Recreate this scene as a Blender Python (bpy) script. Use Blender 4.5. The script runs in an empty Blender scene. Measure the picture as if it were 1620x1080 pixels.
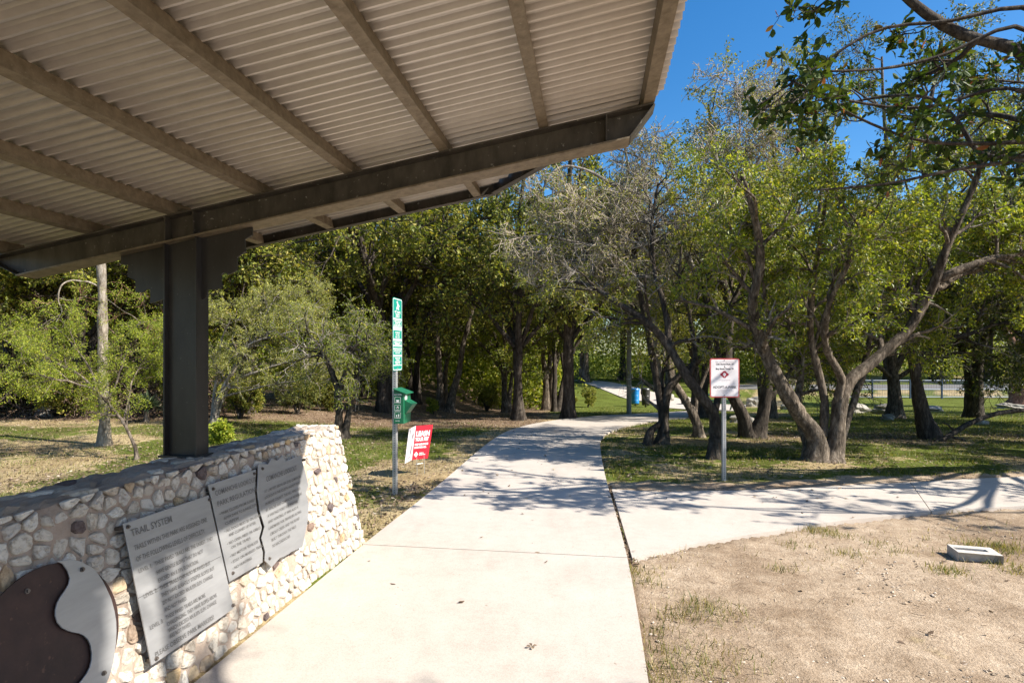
import bpy, bmesh, math, random
import numpy as np
from mathutils import Vector, Matrix

SC = bpy.context.scene
COL = SC.collection
PI = math.pi

# ------------------------------------------------------------------ camera geometry (y = direction of the path, x = right)
F = 900.0; CX = 810.0; HY = 562.0; EYE = 1.5
TH = math.atan(130 / F)
CT, ST = math.cos(TH), math.sin(TH)

def ray(px, py):
    xc = (px - CX) / F
    return np.array([xc * CT - ST, xc * ST + CT, (HY - py) / F])

def P(px, py, D):
    v = ray(px, py) * D
    v[2] += EYE
    return v

def terrain(x, y):
    x = np.asarray(x, float); y = np.asarray(y, float)
    D = -x * ST + y * CT
    sp = lambda t, w: w * np.logaddexp(0, t / w)
    k = np.clip((-x - 4.5) / 4.5, 0, 1); k = 1 - .8 * k * k * (3 - 2 * k)
    z = -0.065 * k * sp(D - 10, 1.2) + 0.10 * sp(D - 34, 2.0) - 0.025 * sp(D - 60, 5) - 0.008 * sp(D - 120, 10)
    return np.maximum(z, -6) - 0.0 * x

def G(px, py, lift=0.0):
    d = ray(px, py)
    D = np.arange(0.8, 140, 0.02)
    zr = EYE + d[2] * D
    zt = terrain(d[0] * D, d[1] * D)
    k = np.argmax(zr < zt)
    if k == 0: k = len(D) - 1
    v = d * D[k]
    return np.array([v[0], v[1], float(terrain(v[0], v[1])) + lift])

def depth(p): return -p[0] * ST + p[1] * CT

# ------------------------------------------------------------------ mesh helpers
def link(o, parent=None):
    COL.objects.link(o)
    if parent is not None: o.parent = parent
    return o

def tag(o, label=None, cat=None, group=None, kind=None):
    if label: o['label'] = label
    if cat: o['category'] = cat
    if group: o['group'] = group
    if kind: o['kind'] = kind
    return o

def empty(name, loc, label, cat, group=None):
    o = bpy.data.objects.new(name, None); o.location = Vector(loc); o.empty_display_size = 0.1
    link(o)
    return tag(o, label, cat, group)

def mesh_np(name, V, Q, mat=None, parent=None, smooth=False, sub=None):
    """V (n,3), Q (m,k) faces all with k corners; V in world coordinates, made local to the parent"""
    V = np.asarray(V, float).reshape(-1, 3)
    if parent is not None:
        V = V - np.array(parent_loc(parent))
    Q = np.asarray(Q, np.int32); k = Q.shape[1]
    me = bpy.data.meshes.new(name)
    me.vertices.add(len(V)); me.vertices.foreach_set('co', V.astype(np.float32).ravel())
    me.loops.add(Q.size); me.loops.foreach_set('vertex_index', Q.ravel())
    me.polygons.add(len(Q))
    me.polygons.foreach_set('loop_start', np.arange(0, Q.size, k, dtype=np.int32))
    me.polygons.foreach_set('loop_total', np.full(len(Q), k, np.int32))
    me.polygons.foreach_set('use_smooth', np.full(len(Q), bool(smooth)))
    me.update(calc_edges=True); me.validate()
    if mat: me.materials.append(mat)
    return link(bpy.data.objects.new(name, me), parent)

def parent_loc(p):
    v = Vector((0, 0, 0))
    while p is not None:
        v += p.location; p = p.parent
    return v

class MB:
    def __init__(s): s.v = []; s.f = []; s.m = []
    def add(s, V, Fc, mi=0):
        b = len(s.v); s.v += [tuple(map(float, q)) for q in V]
        for f in Fc: s.f.append([b + i for i in f]); s.m.append(mi)
        return s
    def box(s, c, size, ax=None, mi=0):
        c = np.array(c, float); X, Y, Z = np.eye(3) if ax is None else [np.array(a, float) for a in ax]
        hx, hy, hz = [q / 2 for q in size]
        V = [c + X * hx * a + Y * hy * b + Z * hz * d for d in (-1, 1) for b in (-1, 1) for a in (-1, 1)]
        return s.add(V, [(0, 2, 3, 1), (4, 5, 7, 6), (0, 1, 5, 4), (2, 6, 7, 3), (0, 4, 6, 2), (1, 3, 7, 5)], mi)
    def prism(s, poly, o, u, v, n, t0, t1, mi=0):
        """poly in (u,v) about o, extruded along n from t0 to t1"""
        o, u, v, n = [np.array(a, float) for a in (o, u, v, n)]
        A = [o + u * a + v * b + n * t0 for a, b in poly]; B = [o + u * a + v * b + n * t1 for a, b in poly]
        k = len(poly)
        return s.add(A + B, [tuple(range(k))[::-1], tuple(range(k, 2 * k))] + [(i, (i + 1) % k, k + (i + 1) % k, k + i) for i in range(k)], mi)
    def cyl(s, a, b, r0, r1=None, k=12, mi=0, caps=True):
        a = np.array(a, float); b = np.array(b, float); r1 = r0 if r1 is None else r1
        d = (b - a) / np.linalg.norm(b - a); h = np.array([0, 0, 1.]) if abs(d[2]) < .9 else np.array([1., 0, 0])
        u = np.cross(d, h); u /= np.linalg.norm(u); w = np.cross(d, u)
        V = [a + r0 * (u * math.cos(2 * PI * i / k) + w * math.sin(2 * PI * i / k)) for i in range(k)]
        V += [b + r1 * (u * math.cos(2 * PI * i / k) + w * math.sin(2 * PI * i / k)) for i in range(k)]
        Fc = [(i, (i + 1) % k, k + (i + 1) % k, k + i) for i in range(k)]
        if caps: Fc += [tuple(range(k))[::-1], tuple(range(k, 2 * k))]
        return s.add(V, Fc, mi)
    def build(s, name, mats, parent=None, bevel=0, smooth=False, recalc=True):
        V = np.array(s.v)
        if parent is not None: V = V - np.array(parent_loc(parent))
        me = bpy.data.meshes.new(name); me.from_pydata(V.tolist(), [], s.f)
        mats = mats if isinstance(mats, (list, tuple)) else [mats]
        for m in mats: me.materials.append(m)
        me.polygons.foreach_set('material_index', s.m)
        if recalc:
            bm = bmesh.new(); bm.from_mesh(me); bmesh.ops.recalc_face_normals(bm, faces=bm.faces); bm.to_mesh(me); bm.free()
        me.polygons.foreach_set('use_smooth', [bool(smooth)] * len(me.polygons))
        o = link(bpy.data.objects.new(name, me), parent)
        if bevel:
            b = o.modifiers.new('bevel', 'BEVEL'); b.width = bevel; b.segments = 2; b.limit_method = 'ANGLE'; b.angle_limit = math.radians(40)
        return o

# value noise
_rs = np.random.RandomState(7); _tab = _rs.rand(256, 256)
def vnoise(x, y, s=1.0, o=0):
    x = np.asarray(x, float) * s + 31.7 * (o + 1); y = np.asarray(y, float) * s + 17.3 * (o + 1)
    xi = np.floor(x).astype(int); yi = np.floor(y).astype(int); fx = x - xi; fy = y - yi
    fx = fx * fx * (3 - 2 * fx); fy = fy * fy * (3 - 2 * fy)
    g = lambda a, b: _tab[a % 256, b % 256]
    return (g(xi, yi) * (1 - fx) + g(xi + 1, yi) * fx) * (1 - fy) + (g(xi, yi + 1) * (1 - fx) + g(xi + 1, yi + 1) * fx) * fy
def fbm(x, y, s=1.0, o=0, n=4):
    t = 0; a = 0.5; w = 0
    for i in range(n): t = t + a * vnoise(x, y, s * 2 ** i, o + i); w += a; a *= .5
    return t / w
def sstep(a, b, x): 
    t = np.clip((np.asarray(x, float) - a) / (b - a), 0, 1); return t * t * (3 - 2 * t)

# ------------------------------------------------------------------ materials
def newmat(name):
    m = bpy.data.materials.new(name); m.use_nodes = True; nt = m.node_tree
    b = nt.nodes['Principled BSDF']
    return m, nt, b
def N(nt, t, **kw):
    n = nt.nodes.new(t)
    for k, v in kw.items(): setattr(n, k, v)
    return n
def ramp(nt, stops, fac=None):
    r = N(nt, 'ShaderNodeValToRGB'); e = r.color_ramp.elements
    while len(e) > 1: e.remove(e[-1])
    e[0].position = stops[0][0]; e[0].color = (*stops[0][1], 1)
    for p, c in stops[1:]:
        q = e.new(p); q.color = (*c, 1)
    if fac is not None: nt.links.new(fac, r.inputs[0])
    return r
def noise(nt, scale, detail=5, rough=.6, coord='Object', stretch=None):
    tc = N(nt, 'ShaderNodeTexCoord'); src = tc.outputs[coord]
    if stretch:
        mp = N(nt, 'ShaderNodeMapping'); mp.inputs['Scale'].default_value = stretch
        nt.links.new(src, mp.inputs[0]); src = mp.outputs[0]
    n = N(nt, 'ShaderNodeTexNoise'); n.inputs['Scale'].default_value = scale; n.inputs['Detail'].default_value = detail
    n.inputs['Roughness'].default_value = rough
    nt.links.new(src, n.inputs['Vector'])
    return n
def bump(nt, b, h, strength=.3, dist=.01):
    bp = N(nt, 'ShaderNodeBump'); bp.inputs['Strength'].default_value = strength; bp.inputs['Distance'].default_value = dist
    nt.links.new(h, bp.inputs['Height']); nt.links.new(bp.outputs[0], b.inputs['Normal'])
def mixc(nt, fac, a, b, mode='MIX'):
    m = N(nt, 'ShaderNodeMix', data_type='RGBA', blend_type=mode)
    for s, x in ((0, fac), (6, a), (7, b)):
        if isinstance(x, (int, float)): m.inputs[s].default_value = x
        elif isinstance(x, tuple): m.inputs[s].default_value = (*x, 1)
        else: nt.links.new(x, m.inputs[s])
    return m.outputs[2]

def mat_surf(name, c0, c1, scale=8, rough=.6, metal=0, bmp=.2, bdist=.004, stretch=None, spec=.5, lo=.3, hi=.7, speck=None):
    m, nt, b = newmat(name)
    n = noise(nt, scale, 6, .65, stretch=stretch)
    r = ramp(nt, [(lo, c0), (hi, c1)], n.outputs['Fac'])
    col = r.outputs[0]
    if speck:
        n2 = noise(nt, speck[0], 3, .5); r2 = ramp(nt, [(speck[1], (0, 0, 0)), (speck[1] + .08, (1, 1, 1))], n2.outputs['Fac'])
        col = mixc(nt, r2.outputs[0], col, speck[2])
    nt.links.new(col, b.inputs['Base Color'])
    b.inputs['Roughness'].default_value = rough; b.inputs['Metallic'].default_value = metal
    b.inputs['Specular IOR Level'].default_value = spec
    if bmp:
        n3 = noise(nt, scale * 4, 5, .7, stretch=stretch); bump(nt, b, n3.outputs['Fac'], bmp, bdist)
    return m

def mat_flat(name, c, rough=.5, metal=0, spec=.5):
    return mat_surf(name, tuple(x * .9 for x in c), c, 15, rough, metal, .05, .001, spec=spec)

def mat_leaf(name, stops, trans=.35, rough=.5, spec=.35):
    m, nt, b = newmat(name)
    g = N(nt, 'ShaderNodeNewGeometry')
    r = ramp(nt, stops, g.outputs['Random Per Island'])
    r.color_ramp.interpolation = 'LINEAR'
    nt.links.new(r.outputs[0], b.inputs['Base Color'])
    b.inputs['Roughness'].default_value = rough; b.inputs['Specular IOR Level'].default_value = spec
    t = N(nt, 'ShaderNodeBsdfTranslucent')
    tc = mixc(nt, 1.0, r.outputs[0], (1.5, 1.45, .6), 'MULTIPLY')
    nt.links.new(tc, t.inputs[0])
    mx = N(nt, 'ShaderNodeMixShader'); mx.inputs[0].default_value = trans
    nt.links.new(b.outputs[0], mx.inputs[1]); nt.links.new(t.outputs[0], mx.inputs[2])
    nt.links.new(mx.outputs[0], nt.nodes['Material Output'].inputs[0])
    return m

def mat_bark(name, c0, c1, c2, scale=22):
    m, nt, b = newmat(name)
    n = noise(nt, scale, 8, .7, stretch=(1, 1, .28))
    r = ramp(nt, [(.34, c0), (.5, c1), (.64, c2)], n.outputs['Fac'])
    nb = noise(nt, 2.3, 4, .6); rb_ = ramp(nt, [(.4, (.7, .7, .7)), (.62, (1.2, 1.18, 1.15))], nb.outputs[0])
    nt.links.new(mixc(nt, 1.0, r.outputs[0], rb_.outputs[0], 'MULTIPLY'), b.inputs['Base Color'])
    b.inputs['Roughness'].default_value = .9; b.inputs['Specular IOR Level'].default_value = .15
    n3 = noise(nt, scale * 2.5, 6, .7, stretch=(1, 1, .3)); bump(nt, b, n3.outputs['Fac'], .9, .03)
    return m

def mat_concrete():
    m, nt, b = newmat('concrete')
    n1 = noise(nt, 1.1, 7, .68); n2 = noise(nt, 9, 6, .7); n3 = noise(nt, 160, 3, .6); n4 = noise(nt, 34, 4, .55); n5 = noise(nt, .55, 3, .5)
    base = ramp(nt, [(.3, (.375, .33, .285)), (.5, (.455, .405, .355)), (.7, (.50, .45, .40))], mixc(nt, .45, n1.outputs[0], n2.outputs[0]))
    grain = ramp(nt, [(.3, (.84, .83, .82)), (.6, (1.05, 1.05, 1.05))], n3.outputs[0])
    c = mixc(nt, 1.0, base.outputs[0], grain.outputs[0], 'MULTIPLY')
    spots = ramp(nt, [(.70, (0, 0, 0)), (.74, (1, 1, 1))], n4.outputs[0]); stain = ramp(nt, [(.56, (0, 0, 0)), (.7, (.55, .55, .55))], n5.outputs[0])
    c = mixc(nt, stain.outputs[0], c, (.36, .305, .255)); c = mixc(nt, spots.outputs[0], c, (.27, .225, .185))
    nt.links.new(c, b.inputs['Base Color']); b.inputs['Roughness'].default_value = .88; b.inputs['Specular IOR Level'].default_value = .3
    bump(nt, b, n3.outputs[0], .25, .003)
    return m
GREEN = [(0, (.05, .075, .010)), (.28, (.12, .15, .017)), (.6, (.22, .235, .03)), (.85, (.36, .345, .055)), (1, (.43, .35, .10))]
M = {}
M['leaf_yellow'] = mat_leaf('leaf_yellow', [(0, (.07, .10, .012)), (.3, (.14, .185, .018)), (.65, (.23, .28, .028)), (.9, (.36, .37, .045)), (1, (.42, .33, .06))], .42, .45, .45)
M['leaf_green'] = mat_leaf('leaf_green', GREEN, .35)
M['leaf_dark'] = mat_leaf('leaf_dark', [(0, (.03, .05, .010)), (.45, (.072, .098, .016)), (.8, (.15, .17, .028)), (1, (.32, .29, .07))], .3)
M['leaf_lime'] = mat_leaf('leaf_lime', [(0, (.12, .17, .015)), (.4, (.24, .31, .03)), (.8, (.38, .42, .05)), (1, (.5, .46, .08))], .45)
M['leaf_olive'] = mat_leaf('leaf_olive', [(0, (.15, .17, .04)), (.5, (.29, .31, .085)), (.82, (.42, .42, .14)), (1, (.55, .5, .06))], .4)
M['leaf_brown'] = mat_leaf('leaf_brown', [(0, (.10, .06, .035)), (.5, (.20, .13, .08)), (.8, (.30, .22, .15)), (1, (.2, .2, .06))], .2)
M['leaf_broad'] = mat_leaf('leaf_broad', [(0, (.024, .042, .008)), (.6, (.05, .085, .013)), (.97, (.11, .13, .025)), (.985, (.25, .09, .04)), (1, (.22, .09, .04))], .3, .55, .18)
M['leaf_far'] = mat_leaf('leaf_far', [(0, (.07, .10, .012)), (.45, (.17, .21, .024)), (.8, (.29, .32, .045)), (1, (.42, .39, .08))], .5)
M['bark_dark'] = mat_bark('bark_dark', (.025, .021, .018), (.065, .053, .043), (.13, .11, .09))
M['bark_brown'] = mat_bark('bark_brown', (.04, .032, .025), (.13, .104, .08), (.30, .25, .20))
M['bark_pale'] = mat_bark('bark_pale', (.13, .108, .08), (.30, .255, .2), (.47, .415, .35))
M['bark_grey'] = mat_bark('bark_grey', (.13, .11, .095), (.27, .24, .21), (.42, .38, .33))
M['bark_red'] = mat_bark('bark_red', (.10, .05, .035), (.22, .12, .085), (.32, .2, .15))
M['twig_tan'] = mat_bark('twig_tan', (.24, .195, .15), (.40, .34, .27), (.57, .50, .41))
M['twig_brown'] = mat_bark('twig_brown', (.05, .032, .024), (.11, .075, .055), (.2, .15, .12))
M['concrete'] = mat_concrete()
M['steel_roof'] = mat_surf('steel_roof', (.51, .46, .405), (.59, .54, .485), 9, .36, .4, .04, .001)
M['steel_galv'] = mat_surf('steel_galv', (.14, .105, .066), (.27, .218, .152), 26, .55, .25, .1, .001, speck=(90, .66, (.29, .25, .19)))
M['steel_beam'] = mat_surf('steel_beam', (.042, .036, .028), (.125, .108, .087), 9, .55, .25, .1, .001, stretch=(1, 1, .35), speck=(45, .66, (.3, .28, .24)))
M['steel_dark'] = mat_surf('steel_dark', (.03, .027, .026), (.062, .057, .054), 7, .38, .35, .1, .001, stretch=(1, 1, .3), speck=(70, .69, (.16, .15, .14)))
M['steel_plate'] = mat_surf('steel_plate', (.32, .32, .325), (.43, .43, .435), 4, .4, .5, .05, .001, stretch=(1, .5, 3))
M['letter'] = mat_surf('letter', (.13, .125, .12), (.2, .195, .19), 20, .5, .3, 0)
M['rust'] = mat_surf('rust', (.028, .015, .013), (.06, .03, .024), 9, .6, .2, .3, .002, speck=(40, .66, (.1, .05, .035)))
M['bolt'] = mat_surf('bolt', (.10, .085, .075), (.2, .17, .15), 60, .45, .6, .1, .001)
M['mortar'] = mat_surf('mortar', (.30, .23, .18), (.45, .36, .29), 9, .95, 0, .8, .012, spec=.2)
M['capping'] = mat_surf('capping', (.24, .19, .15), (.50, .415, .34), 5, .95, 0, 1.0, .02, spec=.2, stretch=(2, .8, 1))
M['galv_post'] = mat_surf('galv_post', (.38, .38, .38), (.52, .52, .51), 30, .45, .5, .1, .001)
M['hole'] = mat_flat('hole', (.02, .02, .02), .9)
M['sign_green'] = mat_flat('sign_green', (.01, .27, .2), .35)
M['box_green'] = mat_flat('box_green', (.012, .13, .062), .4)
M['white'] = mat_flat('white', (.78, .78, .77), .5)
M['white_dirty'] = mat_surf('white_dirty', (.68, .62, .62), (.80, .78, .79), 5, .5)
M['black_ink'] = mat_flat('black_ink', (.03, .028, .035), .6)
M['grey_ink'] = mat_flat('grey_ink', (.25, .22, .25), .6)
M['sign_red'] = mat_flat('sign_red', (.62, .015, .035), .45)
M['emblem_red'] = mat_flat('emblem_red', (.36, .012, .03), .5)
M['border_red'] = mat_surf('border_red', (.42, .06, .06), (.55, .13, .12), 30, .5)
M['bin_blue'] = mat_flat('bin_blue', (.015, .24, .62), .4)
M['bin_black'] = mat_flat('bin_black', (.035, .033, .03), .4)
M['table_green'] = mat_flat('table_green', (.012, .07, .045), .4)
M['fence_blue'] = mat_flat('fence_blue', (.06, .09, .14), .5, .2)
M['wood_pole'] = mat_surf('wood_pole', (.17, .17, .14), (.3, .3, .26), 8, .7, 0, .2, .005, stretch=(2, 2, .2))
M['block'] = mat_surf('block', (.40, .37, .33), (.56, .53, .48), 40, .95, 0, .6, .004, spec=.2)
M['rock'] = mat_surf('rock', (.2, .18, .145), (.44, .41, .36), 3, .95, 0, .8, .03, spec=.2)
M['asphalt'] = mat_surf('asphalt', (.10, .095, .095), (.15, .145, .14), 3, .9)
M['yucca'] = mat_leaf('yucca', [(0, (.05, .08, .035)), (.6, (.09, .13, .06)), (1, (.17, .2, .10))], .15)
M['grass'] = mat_leaf('grass', [(0, (.05, .075, .012)), (.4, (.11, .14, .022)), (.75, (.2, .2, .045)), (1, (.36, .29, .12))], .35)
M['dry_grass'] = mat_leaf('dry_grass', [(0, (.22, .17, .08)), (.45, (.34, .27, .14)), (.8, (.46, .38, .22)), (1, (.15, .17, .04))], .3)
M['litter'] = mat_leaf('litter', [(0, (.07, .045, .03)), (.5, (.17, .115, .075)), (.85, (.30, .22, .15)), (1, (.42, .36, .27))], .1)
M['pebble'] = mat_leaf('pebble', [(0, (.2, .15, .10)), (.5, (.38, .295, .21)), (1, (.56, .48, .39))], 0, .9, .2)

def mat_stone():
    m, nt, b = newmat('stone')
    g = N(nt, 'ShaderNodeNewGeometry')
    r = ramp(nt, [(0, (.48, .435, .38)), (.25, (.66, .615, .54)), (.45, (.42, .365, .30)), (.65, (.61, .56, .48)), (.88, (.50, .435, .355)), (.92, (.50, .36, .2)), (.94, (.42, .32, .23)), (.955, (.17, .115, .10)), (.985, (.12, .10, .10)), (1, (.5, .42, .33))], g.outputs['Random Per Island'])
    n = noise(nt, 38, 6, .7); r2 = ramp(nt, [(.3, (.50, .46, .42)), (.52, (1, 1, 1))], n.outputs['Fac'])
    c = mixc(nt, 1.0, r.outputs[0], r2.outputs[0], 'MULTIPLY')
    nt.links.new(c, b.inputs['Base Color']); b.inputs['Roughness'].default_value = .9; b.inputs['Specular IOR Level'].default_value = .2
    n2 = noise(nt, 55, 6, .7); bump(nt, b, n2.outputs['Fac'], .7, .008)
    return m
M['stone'] = mat_stone()

# ------------------------------------------------------------------ world, sun, camera
SUN = np.array([1.0, -0.25, 0.97]); SUN /= np.linalg.norm(SUN)
w = bpy.data.worlds.new('World'); SC.world = w; w.use_nodes = True
nt = w.node_tree; bg = nt.nodes['Background']
sky = N(nt, 'ShaderNodeTexSky', sky_type='NISHITA', sun_disc=False)
sky.sun_elevation = math.asin(SUN[2]); sky.sun_rotation = math.atan2(SUN[0], SUN[1])
sky.air_density = 1.0; sky.dust_density = .9; sky.ozone_density = 2.5; sky.altitude = 200
hs = N(nt, 'ShaderNodeHueSaturation'); hs.inputs['Saturation'].default_value = 1.38; nt.links.new(sky.outputs[0], hs.inputs['Color']); nt.links.new(hs.outputs[0], bg.inputs[0]); bg.inputs[1].default_value = 0.098
sl = bpy.data.lights.new('sun', 'SUN'); sl.energy = 5.0; sl.angle = math.radians(.53); sl.color = (1, .94, .84)
so = link(bpy.data.objects.new('sun', sl)); so.rotation_euler = Vector(-SUN).to_track_quat('-Z', 'Y').to_euler(); so.location = (8, -3, 12)
cam = bpy.data.cameras.new('camera'); cam.sensor_width = 36; cam.lens = F / 1620 * 36; cam.shift_y = (HY - 540) / 1620
cam.clip_end = 3000; cam.clip_start = .05
co = link(bpy.data.objects.new('camera', cam)); co.location = (0, 0, EYE); co.rotation_euler = (PI / 2, 0, TH)
SC.camera = co
SC.view_settings.view_transform = 'Standard'; SC.view_settings.look = 'None'; SC.view_settings.exposure = 1.08; SC.view_settings.gamma = 1
cy = SC.cycles
cy.max_bounces = 6; cy.diffuse_bounces = 4; cy.glossy_bounces = 2; cy.transmission_bounces = 4; cy.transparent_max_bounces = 4
cy.use_denoising = True; cy.sample_clamp_indirect = 8; cy.caustics_reflective = False; cy.caustics_refractive = False

# ------------------------------------------------------------------ paths (edges found on the ground)
PXL, PXR, WALL_END = -1.79, .24, 4.32
def ggs(l): return [G(*q)[:2] for q in l]
LEFT = [np.array([PXL, y]) for y in (-6, -3, -.55, 1.85, 4.245)] + [np.array([PXL + .02, 6.65])] + ggs([(790, 690), (815, 679), (850, 670), (900, 662.5), (950, 658), (1000, 655.5), (1050, 652.5), (1100, 650)])
RIGHT = [np.array([PXR, y]) for y in (-6, -3, -.55, 1.85, 4.245)] + ggs([(958, 757), (950, 712), (951, 697), (962, 686), (985, 677), (1010, 671), (1035, 667), (1068, 663), (1112, 661)])
def catmull(pts, n):
    p = np.array(pts, float); p = np.vstack([2 * p[0] - p[1], p, 2 * p[-1] - p[-2]])
    out = []
    m = len(p) - 3
    for i in range(m):
        a, b, c, d = p[i:i + 4]
        for t in np.linspace(0, 1, n, endpoint=False):
            out.append(.5 * ((2 * b) + (-a + c) * t + (2 * a - 5 * b + 4 * c - d) * t * t + (-a + 3 * b - 3 * c + d) * t ** 3))
    out.append(p[-2]); return np.array(out)
SUBN = 8
Lc, Rc = catmull(LEFT, SUBN), catmull(RIGHT, SUBN)
NEAR = [np.array([PXR + .034, 4.225])] + ggs([(1075, 869), (1150, 855), (1235, 842), (1318, 829), (1395, 820), (1473, 812), (1545, 807), (1620, 803)]) 
FAR = [np.array([np.interp(6.42, Rc[:, 1], Rc[:, 0]) + .03, 6.42])] + ggs([(1040, 780), (1110, 779), (1209, 777), (1290, 773), (1360, 769), (1440, 765), (1530, 760), (1620, 756)])
for E in (NEAR, FAR):
    d = E[-1] - E[-3]; d /= np.linalg.norm(d)
    for k in (1, 3, 7, 12): E.append(E[8] + d * k)
Nc, Fc_ = catmull(NEAR, 5), catmull(FAR, 5)

def inside(poly, x, y):
    x = np.asarray(x); y = np.asarray(y); r = np.zeros(x.shape, bool); j = len(poly) - 1
    for i in range(len(poly)):
        xi, yi = poly[i]; xj, yj = poly[j]
        c = ((yi > y) != (yj > y)) & (x < (xj - xi) * (y - yi) / (yj - yi + 1e-12) + xi)
        r ^= c; j = i
    return r
POLY_MAIN = np.vstack([Lc, Rc[::-1]]); POLY_BR = np.vstack([Nc, Fc_[::-1]])
UP_L = ggs([(905, 601), (935, 602.5), (961, 604), (992, 610), (1040, 622), (1085, 633), (1130, 639), (1180, 641)])
UP_R = ggs([(918, 603.5), (941, 611), (962, 619.5), (992, 631), (1030, 637), (1060, 646), (1130, 650), (1180, 651)])
Uc_l, Uc_r = catmull(UP_L, 4), catmull(UP_R, 4)
POLY_UP = np.vstack([Uc_l, Uc_r[::-1]])

def strip_mesh(name, A, B, lift, cuts, mat, label_kind='structure', across=8, thick=.1):
    V = []; Q = []
    def slab(a, b):
        n, k = len(a), across + 1; base = len(V)
        for i in range(n):
            for j in range(k):
                q = a[i] + (b[i] - a[i]) * j / across
                V.append((q[0], q[1], float(terrain(*q)) + lift))
        for i in range(n - 1):
            for j in range(across):
                v = base + i * k + j; Q.append((v, v + 1, v + k + 1, v + k))
        # skirts
        ring = [base + i * k for i in range(n)] + [base + (n - 1) * k + j for j in range(1, k)] + [base + i * k + k - 1 for i in range(n - 2, -1, -1)] + [base + j for j in range(k - 2, 0, -1)]
        b2 = len(V)
        for r in ring: V.append((V[r][0], V[r][1], V[r][2] - thick))
        for i in range(len(ring)):
            j = (i + 1) % len(ring); Q.append((ring[i], b2 + i, b2 + j, ring[j]))
    prev = 0
    cuts = list(cuts) + [len(A) - 1]
    for c in cuts:
        a, b = A[prev:c + 1].copy(), B[prev:c + 1].copy()
        for E in (a, b):
            for k0, k1 in ((0, 1), (-1, -2)):
                d = E[k1] - E[k0]; E[k0] = E[k0] + d / np.linalg.norm(d) * .005
        slab(a, b); prev = c
    o = mesh_np(name, V, Q, mat)
    bm = bmesh.new(); bm.from_mesh(o.data); bmesh.ops.recalc_face_normals(bm, faces=bm.faces); bm.to_mesh(o.data); bm.free()
    tag(o, kind=label_kind); return o
strip_mesh('path', Lc, Rc, .022, [8, 16, 24, 32, 40, 48, 64, 80], M['concrete'])
strip_mesh('path', Nc, Fc_, .018, [30, 50], M['concrete'])
strip_mesh('path', Uc_l, Uc_r, .03, [8, 16, 24], M['concrete'], across=5)

# ------------------------------------------------------------------ ground
def masks(x, y):
    """bare soil, green grass, litter weights"""
    D = -x * ST + y * CT; L = x * CT + y * ST; px = CX + F * L / np.maximum(D, .3)
    n1 = fbm(x, y, .9, 1); n2 = fbm(x, y, .35, 5); n3 = fbm(x, y, 3, 9, 3)
    nearY = np.interp(x, Nc[:, 0], Nc[:, 1])
    dirt = ((x > PXR) & (y < nearY)).astype(float)
    beyond = (x > .1) & (y >= nearY)
    farY = np.interp(x, Fc_[:, 0], Fc_[:, 1])
    bare = np.where(dirt > 0, .93 - .55 * sstep(.56, .74, n3 * .5 + n1 * .5), .22 * sstep(.45, .7, n1))
    bare = np.where(beyond, np.maximum(bare, 1.0 * (1 - sstep(.15, .75, y - farY + .5 * (n3 - .5)))), bare)
    green = sstep(.40, .66, n2 * .55 + n1 * .45)
    lawn = sstep(1225, 1330, px) * sstep(11, 15, D) * (1 - sstep(36, 40, D)) + sstep(880, 915, px) * (1 - sstep(1120, 1200, px)) * sstep(15, 18, D)
    green = np.clip(np.where(beyond, .25 + green * .9, np.where(x < -2.3, .1 + green, green * .75)) + lawn, 0, 1) * (1 - .85 * dirt)
    wood = sstep(12, 16, D) * (1 - sstep(820, 900, px)) * (px > -400)
    wood = np.maximum(wood, sstep(8.5, 11, D) * sstep(1150, 1200, px) * (1 - sstep(12, 15, D)) * .45)
    litter = np.clip(wood * (.5 + n1 * .9) + .1, 0, 1) * (1 - lawn.clip(0, 1) * .8)
    litter = np.where((x < -1.85) & (y > 4.3), np.maximum(litter, .42 * sstep(.45, .65, n1)), litter)
    edge = np.abs(x - np.interp(y, Rc[:40, 1], Rc[:40, 0]) - .02) < .05; crack = edge & (y > 4.15) & (y < 6.6)
    litter = np.where(crack, 1.0, litter); bare = np.where(crack, 0, bare)
    return bare, green, litter

ang = np.concatenate([np.radians(np.arange(-180, -62, 4)), np.radians(np.arange(-62, 62, .42)), np.radians(np.arange(62, 180, 4))])
rad = np.concatenate([[.05], np.geomspace(.5, 2, 8), np.geomspace(2.05, 26, 190), np.geomspace(27, 900, 44)])
A_, R_ = np.meshgrid(ang, rad, indexing='ij')
gx = R_ * (np.sin(A_) * CT - np.cos(A_) * ST); gy = R_ * (np.sin(A_) * ST + np.cos(A_) * CT)
gz = terrain(gx, gy)
onp = inside(POLY_MAIN, gx, gy) | inside(POLY_BR, gx, gy) | inside(POLY_UP, gx, gy)
bump_amp = np.where(R_ < 30, .022, .03)
gz = gz + np.where(onp, -.04, (fbm(gx, gy, 1.4, 3) - .5) * bump_amp * 1.4 + (vnoise(gx, gy, 9, 2) - .5) * .012 * (R_ < 14))
na, nr = gx.shape
V = np.stack([gx, gy, gz], -1).reshape(-1, 3)
I = np.arange(na * nr).reshape(na, nr); I2 = np.vstack([I, I[:1]])
Q = np.stack([I2[:-1, :-1], I2[1:, :-1], I2[1:, 1:], I2[:-1, 1:]], -1).reshape(-1, 4)[:, ::-1]
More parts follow.
